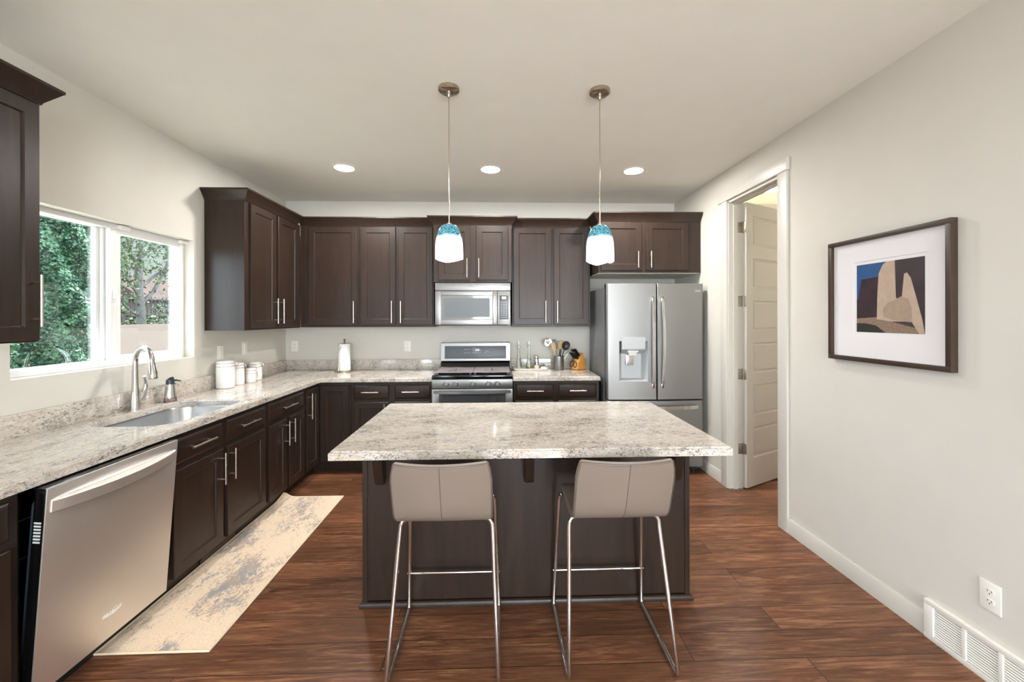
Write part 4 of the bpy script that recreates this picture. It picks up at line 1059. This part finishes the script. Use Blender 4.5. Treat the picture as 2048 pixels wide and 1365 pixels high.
# ------------------------------------------------------------------ outlets, switches, grille
def plate(T, label, kind, w_=.072, h_=.115):
    r = root('wall_outlet' if kind == 'duplex' else 'light_switch', T @ Vector((0, -h_/2, 0)), label, 'outlet' if kind == 'duplex' else 'switch')
    MB(T).box(-w_/2, w_/2, -h_/2, h_/2, .0005, .006, .002).build('cover_plate', 'white_plastic', r)
    if kind == 'duplex':
        for s_ in (-.0195, .0195):
            o = MB(T).prism([(.0165*math.cos(a*math.pi/8)*(1 if abs(math.cos(a*math.pi/8)) < .8 else .97), s_+.0140*math.sin(a*math.pi/8)) for a in range(16)], 'z', .0055, .0080, .0005).build('receptacle', 'white_plastic', r)
            b = MB(T); b.box(-.0075, -.0055, s_-.001, s_+.007, .0078, .0084).box(.0055, .0075, s_-.001, s_+.006, .0078, .0084).cyl((0, s_-.0075, .0078), (0, s_-.0075, .0084), .0024, 8)
            b.build('slots', 'slot', o)
    else:
        MB(T).box(-.0165, .0165, -.033, .033, .0055, .0095, .002).build('rocker', 'white_plastic', r)
TRW = lambda y, z: frame((0, -1, 0), (0, 0, 1), (-1, 0, 0), (XR, y, z))
TLW = lambda y, z: frame((0, 1, 0), (0, 0, 1), (1, 0, 0), (XL, y, z))
TBW = lambda x, z: frame((1, 0, 0), (0, 0, 1), (0, -1, 0), (x, YB, z))
plate(TRW(1.576, .341), 'white duplex outlet low on the right wall above the return grille', 'duplex')
plate(TLW(3.465, 1.180), 'white switch plate on the window wall behind the largest canister', 'switch')
plate(TLW(3.790, 1.195), 'white switch plate on the window wall farther from the window', 'switch')
plate(TBW(-2.192, 1.160), 'white duplex outlet on the back wall near the left corner', 'duplex')
plate(TBW(-.984, 1.156), 'white duplex outlet on the back wall between paper towels and range', 'duplex')
vg = root('return_grille', (XR-.01, 1.26, 0), 'long white slatted return air grille low on the right wall', 'vent')
TV = TRW(1.818, 0)
b = MB(TV); VL = 1.112; cols = [.028, .140, .150, .262, .272, .384, .394, .506, .516, .628, .638, .750, .760, .872, .882, .994]
cols = []
u = .040
while u+.112 < VL-.02: cols.append((u, u+.112)); u += .127
b.box(0, VL, .155, .175, 0, .022, .003).box(0, VL, 0, .024, 0, .022, .003).box(0, cols[0][0], .024, .155, 0, .022, .002)
for k in range(len(cols)-1): b.box(cols[k][1], cols[k+1][0], .024, .155, 0, .020, .001)
b.box(cols[-1][1], VL, .024, .155, 0, .022, .002)
b.build('grille_frame', 'white_plastic', vg)
b = MB(TV); b.box(.02, VL-.02, .02, .158, .0008, .0095); b.build('slat_gap_shade', 'slot', vg)  # dark sheet added, shade between the slats put into its colour
b = MB(TV)
for c0, c1 in cols:
    for k in range(12):
        z = .028+k*.0107
        b.raw([(c0, z, .0165), (c1, z, .0165), (c1, z+.0060, .0135), (c0, z+.0060, .0135), (c0, z, .0135), (c1, z, .0135), (c1, z+.0060, .0115), (c0, z+.0060, .0115)], [(0, 1, 2, 3), (7, 6, 5, 4), (0, 4, 5, 1), (2, 6, 7, 3), (0, 3, 7, 4), (1, 5, 6, 2)])
b.build('slats', 'white_plastic', vg)

# ------------------------------------------------------------------ things on the right counter
tx0, tx1, ty0, ty1 = .160, .535, 4.335, 4.470
b = MB(); b.box(tx0+.02, tx1-.02, ty0+.015, ty1-.015, CT+.0005, CT+.006, .002)
vs, fs = [], []
for a, z in ((.018, .003), (.004, .012), (0, .021), (.006, .021), (.016, .010), (.022, .0065)):
    vs += [(x, y, CT+z) for x, y in rrect(tx0+a, tx1-a, ty0+a, ty1-a, .02, 4)]
n = 20
for i in range(5):
    for k in range(n): fs.append((i*n+k, i*n+(k+1) % n, (i+1)*n+(k+1) % n, (i+1)*n+k))
b.raw(vs, fs)
tag(b.build('serving_tray', 'ceramic'), 'long white ceramic tray on the counter right of the range', 'tray')
def cruet(x, y, oil, lev, label):
    r = root('oil_bottle', (x, y, CT+.0062), label, 'bottle', 'glass oil cruets on the white tray'); z = CT+.0062
    MB().lathe((x, y, z), [(0, .0), (.034, .0), (.036, .004), (.034, .03), (.022, .10), (.013, .17), (.010, .215), (.010, .235)], 24).build('glass', 'bottle', r)
    MB().lathe((x, y, z), [(0, .002), (.0325, .002), (.034, .006), (.0335, lev), (0, lev)], 20).build('oil', oil, r)
    MB().lathe((x, y, z), [(0, .232), (.011, .232), (.0115, .255), (.008, .258), (.0035, .262), (.003, .300), (0, .300)], 14).build('pour_spout', 'steel_pol', r)
cruet(.224, 4.405, 'oil_pale', .022, 'tall glass cruet with pale oil, left one on the white tray')
cruet(.334, 4.405, 'oil_green', .032, 'tall glass cruet with green olive oil on the white tray')
x, y, z = .415, 4.405, CT+.0062
r = root('pepper_mill', (x, y, z), 'steel-topped glass spice mill on the white tray', 'mill')
MB().lathe((x, y, z), [(0, 0), (.027, 0), (.029, .004), (.026, .045), (0, .045)], 20).build('glass_jar', 'salt_pink', r)
MB().lathe((x, y, z), [(0, .045), (.021, .045), (.0225, .07), (.0215, .105), (.019, .118), (0, .118)], 20).build('body', 'steel_pol', r)
MB().lathe((x, y, z), [(.0195, .104), (.0205, .106), (.0205, .114), (.0195, .116)], 20).build('dark_band', 'black_matte', r)
MB().lathe((x, y, z), [(0, .118), (.018, .118), (.019, .124), (.018, .142), (.015, .147), (0, .148)], 20).build('cap', 'steel_pol', r)
x = .489
r = root('salt_cellar', (x, y, z), 'small glass salt cellar with knob lid at the right end of the white tray', 'salt cellar')
MB().lathe((x, y, z), [(0, 0), (.028, 0), (.030, .003), (.029, .022), (.024, .028), (0, .028)], 20).build('dish', 'salt_white', r)
MB().lathe((x, y, z), [(.026, .028), (.020, .04), (.009, .048), (.006, .052), (.010, .060), (.008, .068), (0, .070)], 20).build('glass_lid', 'bottle', r)
# utensil crock
kx, ky = .648, 4.362
r = root('utensil_crock', (kx, ky, CT), 'round brushed steel crock holding kitchen utensils', 'crock')
MB().lathe((kx, ky, CT), [(0, .0005), (.053, .0005), (.054, .003), (.054, .150), (.051, .150), (.051, .008), (0, .008)], 32).build('crock_wall', 'steel_h', r)
def utensil(name, foot, tip, r0, mat, label, head, hmat=None, cat='utensil'):
    f = Vector((kx+foot[0], ky+foot[1], CT+.012)); t_ = Vector((kx+tip[0], ky+tip[1], CT+tip[2]))
    r = root(name, f, label, cat, 'kitchen utensils in the steel crock')
    MB().tube([f, f.lerp(t_, .5), t_], [r0, r0, r0*.9], 10).build('handle', mat, r)
    d = (t_-f).normalized(); s_ = d.cross(Vector((0, 1, 0))).normalized(); T = frame(s_, d, s_.cross(d), t_)
    b = MB(T); head(b); b.build('head', hmat or mat, r, smooth=60)
def spoon(w_, h_, dp):
    def f(b):
        vs, fs = [], []; m, n = 10, 28
        for l in (0, 1):
            for i in range(m+1):
                for k in range(n):
                    a = 2*math.pi*k/n; q = math.sin(.5*math.pi*i/m)
                    vs.append((w_*q*math.cos(a), h_/2+h_/2*q*math.sin(a), dp*(1-q*q)-(0 if l == 0 else .003)))
        for l in (0, 1):
            o_ = l*(m+1)*n
            for i in range(m):
                for k in range(n): fs.append((o_+i*n+k, o_+i*n+(k+1) % n, o_+(i+1)*n+(k+1) % n, o_+(i+1)*n+k))
        for k in range(n): fs.append((m*n+k, m*n+(k+1) % n, (m+1)*n+m*n+(k+1) % n, (m+1)*n+m*n+k))
        b.raw(vs, fs)
    return f
def spat(w_, h_, slots=0):
    def f(b):
        if not slots: b.box(-w_, w_, -.01, h_, -.003, .003, .0028)
        else:
            b.box(-w_, w_, -.01, .012, -.0025, .0025, .002).box(-w_, w_, h_-.010, h_, -.0025, .0025, .002)
            n = slots+1
            for k in range(n): c_ = -w_+2*w_*k/slots; b.box(c_-.004, c_+.004, 0, h_, -.0025, .0025)
    return f
utensil('ladle', (.02, .01), (-.098, .0, .262), .0045, 'steel_pol', 'round steel ladle leaning left in the crock', spoon(.044, .082, .032))
utensil('wooden_spatula', (.015, -.01), (-.045, -.01, .215), .006, 'tan_wood', 'tan wooden spatula between ladle and slotted turner in the crock', spat(.022, .085))
utensil('slotted_turner', (.01, .015), (-.038, .02, .235), .0045, 'dark_nylon', 'black slotted turner standing in the crock', spat(.024, .090, 4))
utensil('wooden_spoon', (-.005, .02), (.016, .03, .215), .006, 'tan_wood', 'tan wooden spoon in the middle of the crock', spoon(.032, .094, .012))
utensil('nylon_spatula', (-.01, -.02), (.006, -.045, .165), .004, 'dark_nylon', 'short black nylon spreader low at the crock rim', spat(.012, .062))
utensil('serving_spoon', (-.02, .0), (.058, -.01, .215), .006, 'dark_nylon', 'large black nylon spoon leaning right in the crock', spoon(.042, .100, .016))
utensil('whisk', (-.02, .012), (.105, .012, .185), .003, 'steel_pol', 'thin steel skewer leaning far right in the crock', lambda b: b.tube([(0, -.005, 0), (0, .03, 0)], [.003, .0015], 8))
# knife block
bx, by = .872, 4.400
r = root('knife_block', (bx, by, CT), 'orange beech knife block at the right end of the counter', 'knife block')
TK = Matrix.Translation((bx, by, CT)) @ Matrix.Rotation(R_(38), 4, 'Z')
b = MB(TK); b.prism([(-.07, .004), (.07, .004), (.075, .012), (.022, .180), (-.004, .172), (-.07, .078)], 'y', -.045, .045, .003); b.build('block', 'beech', r)
b = MB(TK)
for a in (-.055, .055):
    for c_ in (-.035, .035): b.cyl((a, c_, 0), (a, c_, .006), .006, 8)
b.build('rubber_foot', 'rubber', r)
d = Vector((-.82, 0, .57)).normalized()
rows = [(-.018, .150, -.026), (-.018, .150, 0.0), (-.018, .150, .026), (-.040, .122, -.026), (-.040, .122, 0.0), (-.040, .122, .026)]
for k, (a, z_, c_) in enumerate(rows):
    p = Vector((a-.004, c_, z_-.004)); w0 = TK @ p
    side = ('left', 'middle', 'right')[k % 3]; row = 'upper' if k < 3 else 'lower'
    kr = root('kitchen_knife', w0, 'black-handled knife in the %s row, %s slot of the knife block' % (row, side), 'knife', 'knives in the beech block')
    dd_ = Vector((-.66, 0, .75)).normalized()
    b = MB(TK); b.tube([p-dd_*.02, p+dd_*.010], .008, 10, sq=(.018, .012)); b.build('bolster', 'steel_pol', kr)
    b = MB(TK); b.tube([p+dd_*.010, p+dd_*.05, p+dd_*.098], .009, 10, sq=(.021, .015)); b.build('handle', 'black_matte', kr)
    b = MB(TK); b.tube([p+dd_*.098, p+dd_*.104], .009, 10, sq=(.022, .016)); b.build('end_cap', 'steel_pol', kr)
p = Vector((-.066, -.012, .085)); w0 = TK @ p
kr = root('kitchen_shears', w0, 'black-looped kitchen shears hanging at the front of the knife block', 'shears')
b = MB(TK); q = Vector((-.075, -.02, .115))
b.tube([(-.060, .0, .088), (-.078, .0, .105), (-.100, .0, .125)], .005, 8, sq=(.012, .012)); b.build('blade_shank', 'steel_pol', kr)
b = MB(TK)
for s_ in (-1, 1):
    c_ = Vector((-.092, s_*.026, .062)); b.tube([(c_.x+.006*math.sin(a*.3), c_.y+.019*math.cos(a*math.pi/9), c_.z+.030*math.sin(a*math.pi/9)) for a in range(19)], .0045, 8, cap=False)
    b.tube([(-.092, s_*.012, .086), (-.092, 0, .112)], .0055, 8)
b.build('finger_loops', 'dark_nylon', kr)

# ------------------------------------------------------------------ pantry contents
ps = root('pantry_shelves', (2.75, 4.35, 0), 'white pantry shelves glimpsed behind the open door', 'shelf')
for z in (.45, .9, 1.35, 1.772): MB().box(XR+RW+.004, 3.444, 4.18, YB-.004, z-.02, z, .002).build('shelf', 'trim', ps)
tag(MB().box(2.30, 2.86, 4.21, 4.50, 1.7725, 2.02, .004).build('storage_box', 'orange_box'), 'orange box on the top pantry shelf seen through the hinge gap', 'box')
tag(MB().box(2.40, 2.70, 4.22, 4.44, 2.0205, 2.44, .006).build('storage_box', 'green_box'), 'bright green box on top of the orange box in the pantry', 'box')
for x_, z_, h_ in ((2.52, 1.3505, .25), (2.50, .9005, .3), (2.54, .4505, .28)):
    nm = {1.3505: 'second highest', .9005: 'third', .4505: 'lowest'}[z_]
    tag(MB().box(x_-.2, x_+.2, 4.22, 4.48, z_, z_+h_, .004).build('storage_box', 'box_grey'), 'grey carton on the %s pantry shelf' % nm, 'box')

# ------------------------------------------------------------------ outside the window
b = MB(); b.box(-60, XL-.17, -30, 80, -.25, -.15); struct('ground', b, 'dirt')
struct('bounce_slab', MB().box(-6.4, XL-.17, -4, 9, -.15, -.12), 'bounce_slab')  # unseen pale slab added to bounce sunlight up to the ceiling
b = MB(); vs, fs = [], []; nx, ny = 22, 22
for j in range(ny):
    for i in range(nx):
        x = -14-46*i/(nx-1); y = 5+70*j/(ny-1)
        d_ = -14-x
        vs.append((x, y, -.15+d_*.62+.8*math.sin(x*.5+y*.3)*min(1, d_/6)+.6*math.sin(y*.61-x*.2)*min(1, d_/6)))
for j in range(ny-1):
    for i in range(nx-1): fs.append((j*nx+i, j*nx+i+1, (j+1)*nx+i+1, (j+1)*nx+i))
b.raw(vs, fs); struct('hillside', b, 'hill')
tag(MB().box(-6.65, -6.5, 2.5, 20, -.15, 1.352, .01).build('garden_wall', 'stucco'), 'beige stucco garden wall outside the kitchen window', 'wall')
def leaves(pts, size, mat, name, parent, rnd):
    me = D.meshes.new(name); vs, fs = [], []
    org = Vector(parent.location)
    for p, out in pts:
        s_ = size*rnd.uniform(.65, 1.25)
        n = (out*.9+Vector((rnd.uniform(-1, 1), rnd.uniform(-1, 1), rnd.uniform(-.4, 1)))).normalized()
        d_ = Vector((rnd.uniform(-1, 1), rnd.uniform(-1, 1), rnd.uniform(-1, .2)))
        u = (d_-n*d_.dot(n)).normalized(); v = n.cross(u); p = p-org; i = len(vs)
        vs += [p-u*s_*.5, p-v*s_*.3+n*s_*.07, p+u*s_*.5-n*s_*.08, p+v*s_*.3+n*s_*.07]
        fs += [(i, i+1, i+2), (i, i+2, i+3)]
    me.from_pydata([tuple(q) for q in vs], [], fs); me.materials.append(M[mat])
    o = D.objects.new(name, me); C.objects.link(o); o.parent = parent; return o
def column(x, y, r, h, n, label, seed):
    rn = random.Random(seed); rt = root('columnar_shrub', (x, y, -.15), label, 'shrub')
    MB().tube([(x, y, -.15), (x+.02, y, h*.5), (x, y+.02, h*.9)], [.05, .035, .012], 8).build('trunk', 'bark', rt)
    pts = []
    for _ in range(n):
        z = rn.uniform(.1, h); a = rn.uniform(0, 2*math.pi)
        rr = r*(.78+.30*math.sin(3*a+z*4.1)*math.sin(z*5.3+a))*min(1, .5+z*.9)*(1 if z < h*.86 else max(.05, 1-((z-h*.86)/(h*.14))**2))
        q = rr*(1-.45*rn.random()**2)
        out = Vector((math.cos(a), math.sin(a), .25)); pts.append((Vector((x+q*math.cos(a), y+q*math.sin(a), z)), out))
    leaves(pts, .040, 'leaf', 'foliage', rt, rn)
column(-4.22, 4.02, .31, 2.9, 34000, 'tall dense green shrub filling the left window pane', 3)
column(-4.15, 3.22, .34, 2.7, 30000, 'green shrub at the far left edge of the window, next to the tall one', 5)
# tree behind the wall
rn = random.Random(11)
tr = root('tree', (-7.4, 8.8, -.15), 'pale-barked tree behind the garden wall in the right window pane', 'tree')
b = MB(); ends = []
b.tube([(-7.4, 8.8, -.15), (-7.38, 8.78, 1.3), (-7.42, 8.74, 2.2), (-7.36, 8.72, 3.2), (-7.4, 8.7, 4.6)], [.10, .085, .07, .055, .035], 12)
def branch(p, d_, ln, r, k):
    pts = [p]; q = p.copy(); dd_ = d_.copy()
    for i in range(5):
        dd_ = (dd_+Vector((rn.uniform(-.22, .22), rn.uniform(-.22, .22), rn.uniform(-.05, .2)))).normalized(); q = q+dd_*ln/5; pts.append(q.copy())
    b.tube(pts, [r*(1-.14*i) for i in range(6)], 8); ends.extend(pts[2:])
    if k:
        for i in (2, 3, 4, 5): branch(pts[i], (dd_+Vector((rn.uniform(-1, 1), rn.uniform(-1, 1), rn.uniform(-.2, .7)))).normalized(), ln*.55, r*.5, k-1)
for z, d_, ln, r_ in ((1.25, (.35, .9, .12), 1.3, .04), (1.75, (.2, 1, .75), 1.9, .075), (2.1, (-.3, 1, .9), 1.7, .06), (1.9, (.1, -1, .5), 1.5, .05), (2.4, (.3, -.8, .8), 1.6, .05), (2.7, (.2, .8, .9), 1.5, .05), (1.5, (.2, -1, .25), 1.2, .035), (3.0, (0, -.7, .9), 1.5, .045), (3.3, (.2, .6, .8), 1.4, .04)):
    branch(Vector((-7.4, 8.77, z)), Vector(d_).normalized(), ln, r_*.6, 1)
b.build('trunk', 'bark', tr)
pts = []
for p in ends:
    for _ in range(42):
        o_ = Vector((rn.gauss(0, .22), rn.gauss(0, .22), rn.gauss(0, .15))); pts.append((p+o_, o_.normalized() if o_.length else Vector((0, 0, 1))))
leaves(pts, .075, 'leaf2', 'foliage', tr, rn)
# low bushes, iron fence and house beyond
for x, y, r_, lab in ((-8.6, 7.9, .55, 'low green bush behind the garden wall, left of the tree trunk'), (-8.4, 10.2, .6, 'low green bush behind the garden wall, right of the tree trunk')):
    rt = root('bush', (x, y, -.15), lab, 'bush'); pts = []
    MB().tube([(x, y, -.15), (x, y, 1.0)], [.04, .02], 6).build('stem', 'bark', rt)
    for _ in range(2200):
        v = Vector((rn.gauss(0, 1), rn.gauss(0, 1), rn.gauss(0, 1))).normalized(); pts.append((Vector((x, y, .95))+Vector((v.x*r_*1.3, v.y*r_*1.3, v.z*r_))*rn.uniform(.6, 1), v))
    leaves(pts, .10, 'leaf2', 'foliage', rt, rn)
fn = root('iron_fence', (-10.5, 11, -.15), 'black iron picket fence beyond the garden wall', 'fence')
b = MB()
for z in (1.25, 2.02): b.box(-10.52, -10.48, 4, 18, z, z+.04)
b.build('rail', 'fence_iron', fn)
b = MB()
for k in range(100): b.box(-10.51, -10.49, 4+k*.14, 4.02+k*.14, -.15, 2.12)
pko = b.build('pickets', 'fence_iron', fn); pko['kind'] = 'stuff'
hs = root('house', (-12.6, 13.5, -.15), 'low pinkish house with pale teal roof edge far beyond the fence', 'house')
MB().box(-13.4, -11.8, 8.2, 12.2, -.15, 2.0).build('house_wall', 'pink_wall', hs)
MB().prism([(-13.7, 2.0), (-11.5, 2.0), (-12.6, 2.5)], 'y', 8.0, 12.4).build('roof', 'teal_roof', hs)
hs = root('house', (-13, 17.5, -.15), 'beige gabled house to the right beyond the tree', 'house')
MB().box(-14, -12, 14.2, 20, -.15, 2.1).build('house_wall', 'stucco', hs)
MB().prism([(-14.3, 2.1), (-11.7, 2.1), (-13, 3.0)], 'y', 14, 20.2).build('roof', 'dirt', hs)
bpy.context.view_layer.update()
